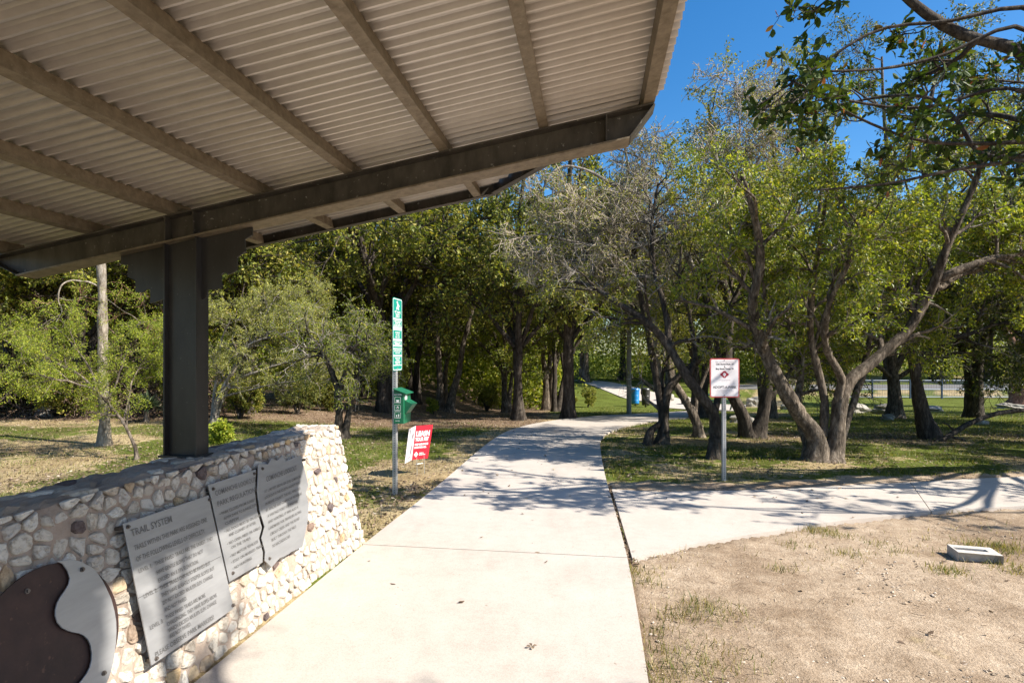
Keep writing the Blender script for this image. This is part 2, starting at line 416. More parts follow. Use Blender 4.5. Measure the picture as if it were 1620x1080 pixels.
def mat_ground():
    m, nt, b = newmat('ground')
    at = N(nt, 'ShaderNodeAttribute', attribute_name='mask'); sp = N(nt, 'ShaderNodeSeparateColor'); nt.links.new(at.outputs['Color'], sp.inputs[0])
    n1 = noise(nt, 24, 8, .72); n2 = noise(nt, 5, 6, .65); n3 = noise(nt, 70, 4, .7)
    dirt = ramp(nt, [(.28, (.18, .125, .082)), (.42, (.33, .245, .168)), (.56, (.46, .36, .26)), (.72, (.58, .48, .365))], mixc(nt, .55, n1.outputs[0], n2.outputs[0]))
    dry = ramp(nt, [(.3, (.13, .09, .045)), (.45, (.33, .255, .14)), (.6, (.46, .365, .21)), (.75, (.54, .45, .29))], n1.outputs[0])
    grn = ramp(nt, [(.3, (.035, .05, .01)), (.47, (.085, .115, .018)), (.6, (.15, .17, .032)), (.75, (.3, .26, .1))], n1.outputs[0])
    lit = ramp(nt, [(.32, (.05, .034, .022)), (.46, (.15, .10, .066)), (.58, (.28, .20, .135)), (.72, (.42, .33, .23))], n3.outputs[0])
    def fuzzy(ch, nz, k):
        a = N(nt, 'ShaderNodeMath', operation='ADD'); nt.links.new(ch, a.inputs[0])
        s = N(nt, 'ShaderNodeMath', operation='MULTIPLY_ADD'); nt.links.new(nz, s.inputs[0]); s.inputs[1].default_value = k; s.inputs[2].default_value = -k / 2
        nt.links.new(s.outputs[0], a.inputs[1])
        r = N(nt, 'ShaderNodeMapRange', interpolation_type='SMOOTHSTEP'); r.inputs[1].default_value = .35; r.inputs[2].default_value = .65
        nt.links.new(a.outputs[0], r.inputs[0]); return r.outputs[0]
    c = mixc(nt, fuzzy(sp.outputs[1], n2.outputs[0], 1.6), dry.outputs[0], grn.outputs[0])
    c = mixc(nt, fuzzy(sp.outputs[2], n1.outputs[0], 1.5), c, lit.outputs[0])
    c = mixc(nt, fuzzy(sp.outputs[0], n2.outputs[0], 1.0), c, dirt.outputs[0])
    n6 = noise(nt, .7, 5, .65); pat = ramp(nt, [(.36, (.66, .62, .58)), (.56, (1.04, 1.04, 1.04))], n6.outputs[0]); c = mixc(nt, 1.0, c, pat.outputs[0], 'MULTIPLY')
    n7 = noise(nt, 130, 4, .7); gr = ramp(nt, [(.34, (.62, .6, .58)), (.55, (1.08, 1.08, 1.08))], n7.outputs[0]); c = mixc(nt, 1.0, c, gr.outputs[0], 'MULTIPLY')
    nt.links.new(c, b.inputs['Base Color']); b.inputs['Roughness'].default_value = .97; b.inputs['Specular IOR Level'].default_value = .1
    bump(nt, b, mixc(nt, .5, n1.outputs[0], n3.outputs[0]), .9, .03)
    return m
gnd = mesh_np('ground', V, Q, mat_ground(), smooth=True); tag(gnd, kind='structure')
bare, green, litter = masks(V[:, 0], V[:, 1])
at = gnd.data.attributes.new('mask', 'FLOAT_COLOR', 'POINT')
at.data.foreach_set('color', np.stack([bare, green, litter, np.ones_like(bare)], -1).astype(np.float32).ravel())

# road and verge far beyond the fence
def ribbon(name, pts, half, lift, mat):
    c = catmull(pts, 6); d = np.gradient(c, axis=0); n = np.stack([-d[:, 1], d[:, 0]], -1); n /= np.linalg.norm(n, axis=1)[:, None]
    return strip_mesh(name, c + n * half, c - n * half, lift, [], mat)
ribbon('road', [P(1150, 600, 47)[:2], P(1400, 600, 47)[:2], P(1800, 600, 47)[:2], P(2600, 600, 47)[:2]], 2.0, .05, M['asphalt'])

# ------------------------------------------------------------------ leaf and branch kit
def unit(v): return v / np.maximum(np.linalg.norm(v, axis=-1, keepdims=True), 1e-9)

def tubes(P_, R_, k):
    """P_ (N,n,3) polylines, R_ (N,n) radii -> verts, quads"""
    Nn, n, _ = P_.shape
    t = unit(np.gradient(P_, axis=1))
    ref = np.where(np.abs(t[..., 2:3].mean(1, keepdims=True)) > .8, np.array([1., 0, 0]), np.array([0, 0, 1.]))
    u = unit(np.cross(t, np.broadcast_to(ref, t.shape))); w_ = np.cross(t, u)
    a = np.arange(k) * 2 * PI / k
    V = P_[:, :, None, :] + R_[:, :, None, None] * (np.cos(a)[None, None, :, None] * u[:, :, None, :] + np.sin(a)[None, None, :, None] * w_[:, :, None, :])
    idx = np.arange(Nn * n * k).reshape(Nn, n, k)
    j = np.roll(idx, -1, axis=2)
    Q = np.stack([idx[:, :-1], j[:, :-1], j[:, 1:], idx[:, 1:]], -1).reshape(-1, 4)
    return V.reshape(-1, 3), Q

class Geo:
    def __init__(s): s.V = []; s.Q = []; s.n = 0
    def add(s, V, Q): s.V.append(V); s.Q.append(Q + s.n); s.n += len(V)
    def mesh(s, name, mat, parent=None, smooth=False):
        return mesh_np(name, np.vstack(s.V), np.vstack(s.Q), mat, parent, smooth)

def spawn(rng, Pp, Rp, count, t0, t1, ang, L, nseg, up=.0, wander=.25, rs=.55, taper=.25, out=None):
    Nn, n, _ = Pp.shape
    t = rng.uniform(t0, t1, (Nn, count)) * (n - 1)
    i = np.minimum(t.astype(int), n - 2); f = (t - i)[..., None]
    ar = np.arange(Nn)[:, None]
    p = Pp[ar, i] * (1 - f) + Pp[ar, i + 1] * f
    tan = unit(Pp[ar, i + 1] - Pp[ar, i])
    r = Rp[ar, i] * (1 - f[..., 0]) + Rp[ar, i + 1] * f[..., 0]
    p = p.reshape(-1, 3); tan = tan.reshape(-1, 3); r = r.reshape(-1)
    rnd = unit(rng.normal(size=p.shape)); perp = unit(rnd - tan * (rnd * tan).sum(-1, keepdims=True))
    a = np.radians(rng.uniform(ang[0], ang[1], len(p)))[:, None]
    d = unit(tan * np.cos(a) + perp * np.sin(a) + np.array([0, 0, up]))
    if out is not None: d = unit(d + out)
    ln = (L * rng.uniform(.55, 1.15, len(p)) * (1 - .35 * (t.reshape(-1) / (n - 1))))
    C = np.zeros((len(p), nseg, 3)); C[:, 0] = p
    for k in range(1, nseg):
        d = unit(d + rng.normal(size=d.shape) * wander + np.array([0, 0, up * .3]))
        C[:, k] = C[:, k - 1] + d * (ln / (nseg - 1))[:, None]
    r0 = np.minimum(r * rs, r * .95)
    R = r0[:, None] * np.linspace(1, taper, nseg)[None]
    return C, R

def leaves(rng, Pp, count, ln, wd, t0=.15, spread=.02, droop=.2, flat=.0, jl=.35, oval=False):
    Nn, n, _ = Pp.shape
    t = rng.uniform(t0, 1, (Nn, count)) * (n - 1)
    i = np.minimum(t.astype(int), n - 2); f = (t - i)[..., None]; ar = np.arange(Nn)[:, None]
    p = (Pp[ar, i] * (1 - f) + Pp[ar, i + 1] * f).reshape(-1, 3)
    tan = unit(Pp[ar, i + 1] - Pp[ar, i]).reshape(-1, 3)
    return leafquads(rng, p + rng.normal(size=p.shape) * spread, tan, ln, wd, droop, flat, jl, oval)

def leafquads(rng, p, tan, ln, wd, droop=.2, flat=0., jl=.35, oval=False):
    m = len(p)
    d = unit(tan * .6 + rng.normal(size=p.shape) * .75 + np.array([0, 0, -droop]))
    q = rng.normal(size=p.shape); q[:, 2] += flat * 2 * np.sign(q[:, 2] + 1e-9) * 0
    s = unit(np.cross(d, q))
    if flat:
        s2 = unit(np.cross(d, np.array([0, 0, 1.]) + rng.normal(size=p.shape) * .35)); s = unit(s * (1 - flat) + s2 * flat)
    nrm = np.cross(d, s)
    l = (ln * rng.uniform(1 - jl, 1 + jl, m))[:, None]; w_ = l * wd / ln
    if oval:
        e = lambda t, k, h: p + d * l * t + s * w_ * k + nrm * w_ * h
        V = np.stack([e(0, 0, 0), e(.22, .36, .12), e(.55, .5, .14), e(.85, .28, .02), e(1, 0, -.05), e(.85, -.28, .02), e(.55, -.5, .14), e(.22, -.36, .12)], 1)
        b = np.arange(m)[:, None] * 8
        return V.reshape(-1, 3), np.vstack([b + [0, 1, 2, 7], b + [7, 2, 6, 6], b + [2, 3, 5, 6], b + [3, 4, 5, 5]]) if False else np.vstack([b + [0, 1, 4, 7], b + [1, 2, 3, 4], b + [4, 5, 6, 7]])
    V = np.stack([p, p + d * l * .45 + s * w_ * .5 + nrm * w_ * .18, p + d * l, p + d * l * .45 - s * w_ * .5 + nrm * w_ * .18], 1)
    Q = np.arange(m * 4).reshape(m, 4)
    return V.reshape(-1, 3), Q

def limb(pts, r0, r1, n=14):
    """resampled smooth limb: (n,3),(n,)"""
    c = catmull(np.array(pts, float), 8)
    s = np.concatenate([[0], np.cumsum(np.linalg.norm(np.diff(c, axis=0), axis=1))]); q = np.linspace(0, s[-1], n)
    Pn = np.stack([np.interp(q, s, c[:, k]) for k in range(3)], -1)
    return Pn, np.linspace(r0, r1, n)

def make_tree(name, base, limbs, label, cat='tree', group=None, seed=1, bark='bark_brown', leafm='leaf_green',
              b1=8, L1=1.4, b2=5, L2=.7, b3=5, L3=.35, nl=9, leaf=(.06, .028), t0=.35, up=.15, ang1=(30, 80), droop=.2,
              twigm=None, flare=1.25, wander=.2, leaf2=None, flat=0., skip=None, minr=.0022, spread=.02, bare=0.0, out1=None, oval=False, kink=.009, prune=None):
    if not oval: leaf = (leaf[0] * .78, leaf[1] * .78); nl = int(nl * 1.6); spread = max(spread, leaf[0] * .55)
    rng = np.random.RandomState(seed)
    root = empty(name, base, label, cat, group)
    Pp = np.stack([l[0] for l in limbs]); Rp = np.stack([l[1] for l in limbs])
    kk = rng.normal(size=Pp.shape); kk = (kk + np.roll(kk, 1, 1) + np.roll(kk, -1, 1)) / 1.7; Pp = Pp + kk * kink * np.clip(np.linspace(0, 3, Pp.shape[1]), 0, 1)[None, :, None] * (np.linspace(0, 3, Pp.shape[1]) > .2)[None, :, None]
    wob = rng.normal(size=Pp.shape) * Rp[..., None] * .16; wob[:, 0] = 0
    Rt = Rp * (1 + rng.uniform(-.09, .12, Rp.shape))
    low = (Pp[:, 0, 2] < base[2] + .25); Rt[low, 0] *= flare * 1.15; Rt[low, 1] *= (1 + flare) / 2
    Pt = Pp + wob
    lowz = Pt[low, 0]; 
    if low.any(): Pt[low, 0, 2] = np.minimum(Pt[low, 0, 2], base[2] - .06)
    nU = 44; q0 = np.linspace(0, 1, Pt.shape[1]); q1 = np.linspace(0, 1, nU)
    Pu = np.stack([catmull(p_, 4)[:] for p_ in Pt]); qs = np.linspace(0, 1, Pu.shape[1])
    Pu = np.stack([np.stack([np.interp(q1, qs, p_[:, k_]) for k_ in range(3)], -1) for p_ in Pu]); Ru = np.stack([np.interp(q1, q0, r_) for r_ in Rt])
    Ru[low] *= 1 + .28 * np.exp(-q1 * 34)[None]; Ru *= 1 + rng.normal(size=Ru.shape) * .03
    Vt, Qt = tubes(Pu, Ru, 12); cen = np.repeat(Pu.reshape(-1, 3), 12, 0)
    lob = rng.normal(size=(len(Pu), 1, 12)) * .05 + rng.normal(size=(len(Pu), nU, 12)) * .055
    lob[low] += (rng.rand(int(low.sum()), 1, 12) - .35) * .7 * np.exp(-q1 * 26)[None, :, None]
    g = Geo(); g.add(cen + (Vt - cen) * (1 + lob.reshape(-1, 1)), Qt)
    T = Geo(); Lf = Geo()
    P1, R1 = spawn(rng, Pp, Rp, b1, t0, 1, ang1, L1, 8, up, wander, .6, .3, out1)
    R1 = np.maximum(R1, minr * 1.6); g.add(*tubes(P1, R1, 6))
    P2, R2 = spawn(rng, P1, R1, b2, .25, 1, (25, 75), L2, 6, up * .6, wander, .6, .35)
    if prune is not None: ok = ~prune(P2[:, -1]); P2, R2 = P2[ok], R2[ok]
    R2 = np.maximum(R2, minr * 1.2); T.add(*tubes(P2, R2, 4))
    P3, R3 = spawn(rng, P2, R2, b3, .2, 1, (25, 80), L3, 4, up * .3 - droop * .3, wander, .65, .5)
    if prune is not None: ok = ~prune(P3[:, -1]); P3, R3 = P3[ok], R3[ok]
    R3 = np.maximum(R3, minr); T.add(*tubes(P3, R3, 3))
    if skip is not None:
        keep = ~skip(P3[:, -1]); P3 = P3[keep]
    if bare > 0: P3 = P3[rng.rand(len(P3)) > bare]
    g.mesh('trunk', M[bark], root, True)
    T.mesh('twigs', M[twigm or bark], root)
    if nl:
        Lf.add(*leaves(rng, P3, nl, leaf[0], leaf[1], .1, spread, droop, flat, oval=oval))
        if leaf2 is None: Lf.mesh('crown', M[leafm], root)
        else:
            Lf.mesh('crown', M[leafm], root)
    return root

def copy_tree(root, loc, rz, s, label, group=None, cat=None):
    r = root.copy(); COL.objects.link(r); r.location = Vector(loc); r.rotation_euler = (0, 0, rz); r.scale = (s, s, s)
    r['label'] = label
    if group: r['group'] = group
    for ch in list(root.children):
        c = ch.copy(); COL.objects.link(c); c.parent = r
    return r

def px_limb(l, D, r0, r1):
    """limb from a list of (px,py[,dD])"""
    return limb([P(q[0], q[1], D + (q[2] if len(q) > 2 else 0)) for q in l], r0, r1)


# ------------------------------------------------------------------ trees whose limbs the photo shows
def Dg(px, py): return depth(G(px, py))
def proj(p):
    D = -p[:, 0] * ST + p[:, 1] * CT; L = p[:, 0] * CT + p[:, 1] * ST; D = np.maximum(D, .1)
    return CX + F * L / D, HY - F * (p[:, 2] - EYE) / D
def hides_bare(p): x, y = proj(p); return (x > 800) & (x < 1085 + 40 * np.sin(p[:, 2] * 9)) & (y < 440 + 25 * np.sin(p[:, 0] * 11))

# forked tree with the long limb, right of the signs
D = Dg(1300, 728)
make_tree('tree', G(1300, 728), [
    px_limb([(1292, 730, 0), (1286, 690, 0), (1262, 648, -.1), (1226, 592, -.2), (1201, 530, -.3), (1190, 470, -.5), (1203, 405, -.6), (1192, 330, -.8), (1170, 270, -.9)], D, .115, .03),
    px_limb([(1316, 730, 0), (1326, 660, 0), (1344, 602, 0), (1386, 568, .0), (1432, 528, 0), (1470, 470, -.1), (1490, 420, -.2), (1513, 355, -.3), (1545, 285, -.4), (1560, 220, -.4)], D, .105, .03),
    px_limb([(1302, 690, 0), (1303, 630, .1), (1291, 570, .1), (1281, 515, 0), (1286, 450, -.2), (1300, 370, -.5), (1310, 280, -.8)], D, .06, .02),
    px_limb([(1322, 650, 0), (1330, 600, -.1), (1306, 545, -.3), (1312, 480, -.6), (1350, 400, -1.0), (1370, 330, -1.2)], D, .06, .02),
    px_limb([(1282, 728, .15), (1274, 690, .3), (1262, 650, .5), (1268, 590, .8), (1250, 520, 1.0), (1230, 440, 1.2)], D, .07, .02),
    px_limb([(1333, 690, .2), (1345, 650, .3), (1362, 600, .5), (1375, 540, .8), (1400, 470, 1.0), (1420, 390, 1.2)], D, .055, .02),
    px_limb([(1484, 446, -.1), (1525, 425, -.2), (1570, 410, -.2), (1620, 402, -.1), (1680, 380, 0)], D, .06, .02),
    px_limb([(1478, 458, 0), (1520, 436, .2), (1565, 424, .4), (1600, 438, .5), (1640, 455, .6)], D, .045, .012),
], 'forked brown tree with one long limb reaching over the lawn right of the adopt-a-park sign', seed=11, bark='bark_brown', leafm='leaf_yellow',
    b1=13, L1=1.35, b2=6, L2=.65, b3=5, L3=.32, nl=13, leaf=(.066, .033), t0=.33, up=.12, droop=.35, twigm='bark_grey', minr=.0026,
    skip=lambda p: (p[:, 2] < .9) | ((-p[:, 0] * ST + p[:, 1] * CT) < 5.6))

# dark arching tree behind the adopt-a-park sign
D = Dg(1130, 725)
make_tree('tree', G(1130, 725), [
    px_limb([(1131, 727, 0), (1132, 680, 0), (1126, 645, 0), (1110, 628, 0), (1086, 597, 0), (1061, 551, .1), (1026, 509, .2), (977, 477, .4), (930, 450, .8), (880, 440, 1.2)], D, .085, .025),
    px_limb([(1130, 655, 0), (1140, 600, .3), (1132, 540, .5), (1120, 470, .6), (1130, 400, .5), (1150, 330, .3)], D, .05, .02),
    px_limb([(1061, 551, .1), (1052, 490, .3), (1035, 430, .5), (1030, 360, .6), (1040, 290, .6)], D, .05, .02),
    px_limb([(1086, 597, .0), (1100, 560, .2), (1090, 500, .4), (1075, 430, .4), (1080, 350, .2)], D, .04, .015),
], 'dark tree arching left over the path, its trunk just behind the adopt-a-park sign', seed=12, bark='bark_dark', leafm='leaf_green',
    b1=11, L1=1.3, b2=5, L2=.65, b3=5, L3=.3, nl=11, leaf=(.06, .03), t0=.42, up=.1, droop=.3, twigm='bark_grey',
    skip=lambda p: (p[:, 2] < 1.25) | hides_bare(p))

D = Dg(1047, 702)
make_tree('tree', G(1047, 702), [
    px_limb([(1047, 705, 0), (1049, 665, 0), (1044, 646, 0), (1038, 600, 0), (1031, 560, 0), (1023, 516, 0), (1010, 450, .1), (1000, 380, .2), (1010, 300, .2)], D, .08, .02),
    px_limb([(1049, 668, 0), (1055, 625, 0), (1064, 603, 0), (1086, 584, 0), (1118, 553, -.1), (1128, 515, -.2), (1148, 500, -.2), (1180, 420, -.2), (1190, 340, -.2)], D, .075, .02),
    px_limb([(1022, 699, -.2), (1030, 682, -.15), (1046, 664, 0), (1050, 640, .1), (1048, 600, .3), (1065, 540, .6)], D, .06, .02),
    px_limb([(1023, 516, 0), (990, 470, .3), (950, 430, .7), (915, 380, 1.0)], D, .045, .02),
], 'dark crooked tree with a low stub at its foot, inside the path bend', seed=13, bark='bark_dark', leafm='leaf_green',
    b1=10, L1=1.4, b2=6, L2=.7, b3=5, L3=.33, nl=10, leaf=(.06, .03), t0=.45, up=.1, droop=.3, twigm='bark_grey',
    skip=lambda p: (p[:, 2] < 1.2) | hides_bare(p))

D = Dg(1104, 692)
make_tree('tree', G(1104, 692), [
    px_limb([(1105, 694, 0), (1100, 668, 0), (1090, 643, 0), (1069, 611, .1), (1060, 570, .3), (1072, 520, .5), (1090, 450, .6)], D, .095, .03),
    px_limb([(1098, 665, .05), (1102, 630, .2), (1118, 590, .3), (1140, 520, .5), (1160, 440, .6)], D, .045, .02),
], 'short leaning tree with pale mottled bark between the path bend and the adopt-a-park sign', seed=14, bark='bark_brown', leafm='leaf_green',
    b1=7, L1=1.2, b2=5, L2=.6, b3=4, L3=.3, nl=8, leaf=(.06, .03), t0=.5, up=.2, skip=lambda p: p[:, 2] < 1.1)

D = Dg(1190, 692)
make_tree('tree', G(1190, 692), [
    px_limb([(1184, 694, 0), (1178, 665, 0), (1168, 638, 0), (1154, 612, 0), (1148, 570, .2), (1155, 500, .3), (1140, 420, .3), (1150, 340, .2), (1132, 250, 0), (1120, 165, -.2)], D, .11, .02),
    px_limb([(1197, 694, 0), (1202, 665, 0), (1209, 640, 0), (1219, 585, 0), (1226, 530, .2), (1245, 450, .3), (1250, 360, .3), (1230, 280, .3), (1222, 200, .3), (1240, 120, .2)], D, .10, .02),
    px_limb([(1208, 645, 0), (1225, 622, 0), (1240, 605, .1), (1265, 560, .3), (1290, 500, .5)], D, .05, .02),
], 'dark tree with two thick trunks spread in a V on the lawn', seed=15, bark='bark_dark', leafm='leaf_green',
    b1=13, L1=1.6, b2=6, L2=.75, b3=5, L3=.35, nl=10, leaf=(.068, .034), t0=.4, up=.12, twigm='bark_grey', skip=lambda p: p[:, 2] < .9)

D = Dg(880, 651)
make_tree('tree', G(880, 651), [
    px_limb([(878, 653, 0), (877, 620, 0), (878, 576, 0), (873, 530, 0), (873, 488, 0), (865, 420, 0), (870, 350, 0), (850, 290, 0)], D, .115, .03),
    px_limb([(882, 653, 0), (886, 625, 0), (892, 595, 0), (901, 566, 0), (917, 536, 0), (936, 508, 0), (960, 460, 0), (985, 400, -.5), (1000, 330, -.5)], D, .10, .03),
    px_limb([(893, 590, 0), (888, 540, 0), (896, 490, 0), (910, 430, 0), (905, 350, 0)], D, .08, .03),
    px_limb([(873, 520, 0), (850, 470, 0), (820, 430, .5), (790, 380, .8)], D, .07, .03),
], 'dark three-stemmed tree standing left of the grey pole', seed=16, bark='bark_dark', leafm='leaf_green',
    b1=9, L1=2.2, b2=6, L2=1.1, b3=6, L3=.5, nl=9, leaf=(.095, .046), t0=.5, up=.1, droop=.35, minr=.005, skip=lambda p: p[:, 2] < .9)

D = Dg(705, 651)
make_tree('tree', G(705, 651), [
    px_limb([(696, 652, 0), (697, 620, 0), (696, 590, 0), (692, 540, 0), (690, 470, 0), (670, 400, 0), (660, 320, 0)], D, .14, .035),
    px_limb([(712, 653, 0), (716, 622, 0), (724, 597, 0), (731, 560, 0), (738, 522, 0), (747, 490, 0), (760, 465, 0), (785, 430, -.3), (800, 360, -.5), (790, 300, -.5)], D, .135, .035),
    px_limb([(745, 495, 0), (730, 440, .3), (720, 380, .5), (700, 320, .6)], D, .07, .03),
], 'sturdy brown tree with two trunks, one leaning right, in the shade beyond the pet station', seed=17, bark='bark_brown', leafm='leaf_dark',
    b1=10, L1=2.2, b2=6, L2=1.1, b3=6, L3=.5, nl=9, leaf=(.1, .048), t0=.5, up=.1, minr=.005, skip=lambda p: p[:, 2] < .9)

D = Dg(540, 694)
make_tree('tree', G(540, 694), [
    px_limb([(537, 696, 0), (535, 670, 0), (534, 640, 0), (530, 600, 0), (510, 560, 0), (490, 530, .1)], D, .085, .03),
    px_limb([(545, 696, .05), (550, 665, .1), (555, 640, .1), (565, 600, .1), (590, 570, .1), (620, 560, .1)], D, .07, .02),
    px_limb([(534, 640, 0), (545, 590, -.1), (560, 550, -.2), (590, 530, -.2)], D, .05, .02),
], 'low dark shrubby tree with drooping yellow-green sprays beyond the end of the stone wall', seed=18, bark='bark_dark', leafm='leaf_yellow',
    b1=12, L1=1.1, b2=6, L2=.55, b3=5, L3=.3, nl=9, leaf=(.05, .02), t0=.5, up=-.05, droop=.6, twigm='bark_grey', skip=lambda p: p[:, 2] < .5)

# pale trunk behind the wall and its feathery neighbour
D = Dg(166, 704)
make_tree('tree', G(166, 704), [
    px_limb([(166, 706, 0), (165, 660, 0), (165, 600, 0), (164, 540, 0), (161, 480, 0), (159, 420, 0), (156, 350, 0), (150, 270, 0), (140, 180, 0)], D, .088, .05),
    px_limb([(159, 455, 0), (140, 446, -.1), (112, 445, -.2), (95, 455, -.3), (92, 474, -.3), (99, 492, -.3), (88, 510, -.35)], D, .016, .006),
    px_limb([(164, 560, 0), (190, 540, -.1), (215, 520, -.2), (232, 495, -.3)], D, .02, .008),
], 'slim straight tree with a pale trunk on the grass behind the stone wall', seed=19, flare=.9, bark='bark_pale', leafm='leaf_lime',
    b1=5, L1=.8, b2=5, L2=.5, b3=5, L3=.25, nl=12, leaf=(.04, .013), t0=.5, up=.0, droop=.4, twigm='bark_red')
D = Dg(217, 727)
make_tree('sapling', G(217, 727), [
    px_limb([(217, 728, 0), (215, 708, 0), (203, 682, 0), (182, 650, 0), (160, 625, 0), (140, 605, 0)], D, .026, .013),
    px_limb([(145, 610, 0), (120, 590, .1), (80, 570, .2), (40, 555, .3), (0, 535, .4)], D, .016, .006),
    px_limb([(150, 615, 0), (120, 605, -.1), (85, 600, -.2), (45, 590, -.3)], D, .015, .006),
    px_limb([(155, 620, 0), (140, 580, .2), (110, 540, .4), (85, 515, .5)], D, .015, .006),
    px_limb([(195, 670, 0), (205, 620, .3), (225, 575, .5), (250, 545, .6), (280, 530, .7)], D, .016, .006),
    px_limb([(170, 637, 0), (190, 590, .2), (205, 550, .4), (240, 520, .5)], D, .014, .006),
], 'thin bent sapling with feathery yellow-green sprays crossing in front of the pale trunk', 'sapling', seed=20, bark='bark_brown', leafm='leaf_lime',
    b1=8, L1=.62, b2=6, L2=.34, b3=5, L3=.17, nl=14, leaf=(.036, .012), t0=.25, up=0, droop=.4, ang1=(25, 60), wander=.12, minr=.0016, skip=lambda p: p[:, 2] < .55)
D = 14.5
make_tree('tree', P(70, 650, D) * np.array([1, 1, 0]) + [0, 0, float(terrain(*P(70, 650, D)[:2]))], [
    px_limb([(72, 655, 0), (72, 600, 0), (68, 545, 0), (62, 500, 0), (52, 455, 0), (44, 420, 0), (38, 340, 0)], D, .13, .06),
    px_limb([(64, 512, 0), (70, 470, 0), (74, 420, 0), (70, 330, 0)], D, .07, .03),
], 'grey-barked forked tree half hidden in the thicket at far left', seed=21, bark='bark_grey', leafm='leaf_green',
    b1=7, L1=1.6, b2=5, L2=.9, b3=5, L3=.45, nl=9, leaf=(.085, .04), t0=.4, up=.1)

# silvery shrub just right of the steel column
D = Dg(338, 676)
make_tree('tree', G(338, 676), [
    px_limb([(336, 680, 0), (342, 645, 0), (352, 612, 0), (372, 585, 0), (395, 555, 0), (410, 520, 0), (430, 480, 0)], D, .055, .015),
    px_limb([(340, 680, 0), (350, 640, .1), (368, 605, .1), (400, 590, .0), (440, 577, -.1), (490, 560, -.2)], D, .045, .015),
    px_limb([(335, 678, 0), (338, 630, .2), (345, 585, .3), (350, 540, .3), (365, 500, .2)], D, .04, .012),
    px_limb([(355, 608, 0), (390, 550, -.2), (440, 530, -.3), (500, 510, -.3)], D, .03, .012),
    px_limb([(345, 630, 0), (420, 610, -.1), (480, 600, -.1), (540, 580, -.1)], D, .028, .01),
    px_limb([(372, 585, 0), (420, 520, .2), (470, 485, .3), (520, 490, .3)], D, .03, .01),
], 'silvery olive shrub tree with several pale leaning stems beside the steel column', seed=22, bark='bark_grey', leafm='leaf_olive',
    b1=13, L1=1.0, b2=6, L2=.5, b3=5, L3=.24, nl=13, leaf=(.042, .02), t0=.3, up=.1, droop=.1, twigm='bark_grey', minr=.002, skip=lambda p: p[:, 2] < .45)

# right-hand lawn trees
D = Dg(1472, 694)
make_tree('tree', G(1472, 694), [
    px_limb([(1472, 696, 0), (1464, 665, 0), (1455, 635, 0), (1448, 600, 0), (1442, 560, 0), (1440, 500, .2), (1450, 420, .3), (1470, 340, .2), (1460, 250, 0), (1475, 150, 0), (1490, 60, 0)], D, .11, .02),
    px_limb([(1447, 595, 0), (1470, 550, .2), (1510, 500, .3), (1550, 440, .3), (1590, 360, .2), (1612, 260, .2), (1640, 150, .2)], D, .065, .02),
    px_limb([(1444, 570, 0), (1500, 540, -.2), (1560, 520, -.2), (1620, 500, -.2)], D, .05, .02),
    px_limb([(1443, 555, 0), (1420, 510, .3), (1400, 440, .5), (1410, 350, .6)], D, .05, .02),
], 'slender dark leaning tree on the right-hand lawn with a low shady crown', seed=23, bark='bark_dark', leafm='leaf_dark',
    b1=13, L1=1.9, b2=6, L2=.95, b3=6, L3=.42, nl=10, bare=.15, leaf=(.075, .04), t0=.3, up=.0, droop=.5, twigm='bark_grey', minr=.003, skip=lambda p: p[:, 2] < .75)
D = Dg(1417, 662)
make_tree('tree', G(1417, 662), [
    px_limb([(1417, 664, 0), (1416, 630, 0), (1414, 590, 0), (1408, 520, 0), (1400, 440, 0), (1410, 340, 0), (1402, 220, 0), (1395, 90, 0)], D, .16, .03),
    px_limb([(1414, 590, 0), (1440, 540, 0), (1470, 470, 0), (1485, 380, 0), (1505, 240, 0), (1530, 110, 0)], D, .1, .03),
    px_limb([(1413, 570, 0), (1370, 520, 0), (1340, 450, 0), (1325, 380, 0), (1312, 260, 0), (1330, 140, 0)], D, .1, .03),
    px_limb([(1414, 600, 0), (1380, 575, -.5), (1330, 562, -1), (1270, 565, -1.5)], D, .07, .02), px_limb([(1415, 600, 0), (1470, 570, -.5), (1530, 558, -1), (1600, 570, -1)], D, .07, .02),
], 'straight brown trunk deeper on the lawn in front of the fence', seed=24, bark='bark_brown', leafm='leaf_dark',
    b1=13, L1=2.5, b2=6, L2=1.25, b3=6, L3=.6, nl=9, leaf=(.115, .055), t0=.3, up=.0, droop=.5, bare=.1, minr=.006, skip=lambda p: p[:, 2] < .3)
D = 30
bz = P(1616, 640, D); bz[2] = float(terrain(bz[0], bz[1]))
make_tree('tree', bz, [
    px_limb([(1616, 650, 0), (1615, 600, 0), (1618, 540, 0), (1610, 460, 0), (1600, 360, 0)], D, .45, .1),
    px_limb([(1617, 580, 0), (1580, 500, 0), (1550, 420, 0), (1540, 330, 0)], D, .2, .08),
    px_limb([(1617, 570, 0), (1660, 500, 0), (1690, 420, 0), (1700, 330, 0)], D, .2, .08),
], 'reddish trunk beside the end panel of the fence', seed=25, bark='bark_red', leafm='leaf_dark',
    b1=10, L1=4.2, b2=6, L2=2.1, b3=6, L3=.9, nl=9, leaf=(.2, .1), t0=.35, up=.0, droop=.5, minr=.01, skip=lambda p: p[:, 2] < 1.2)

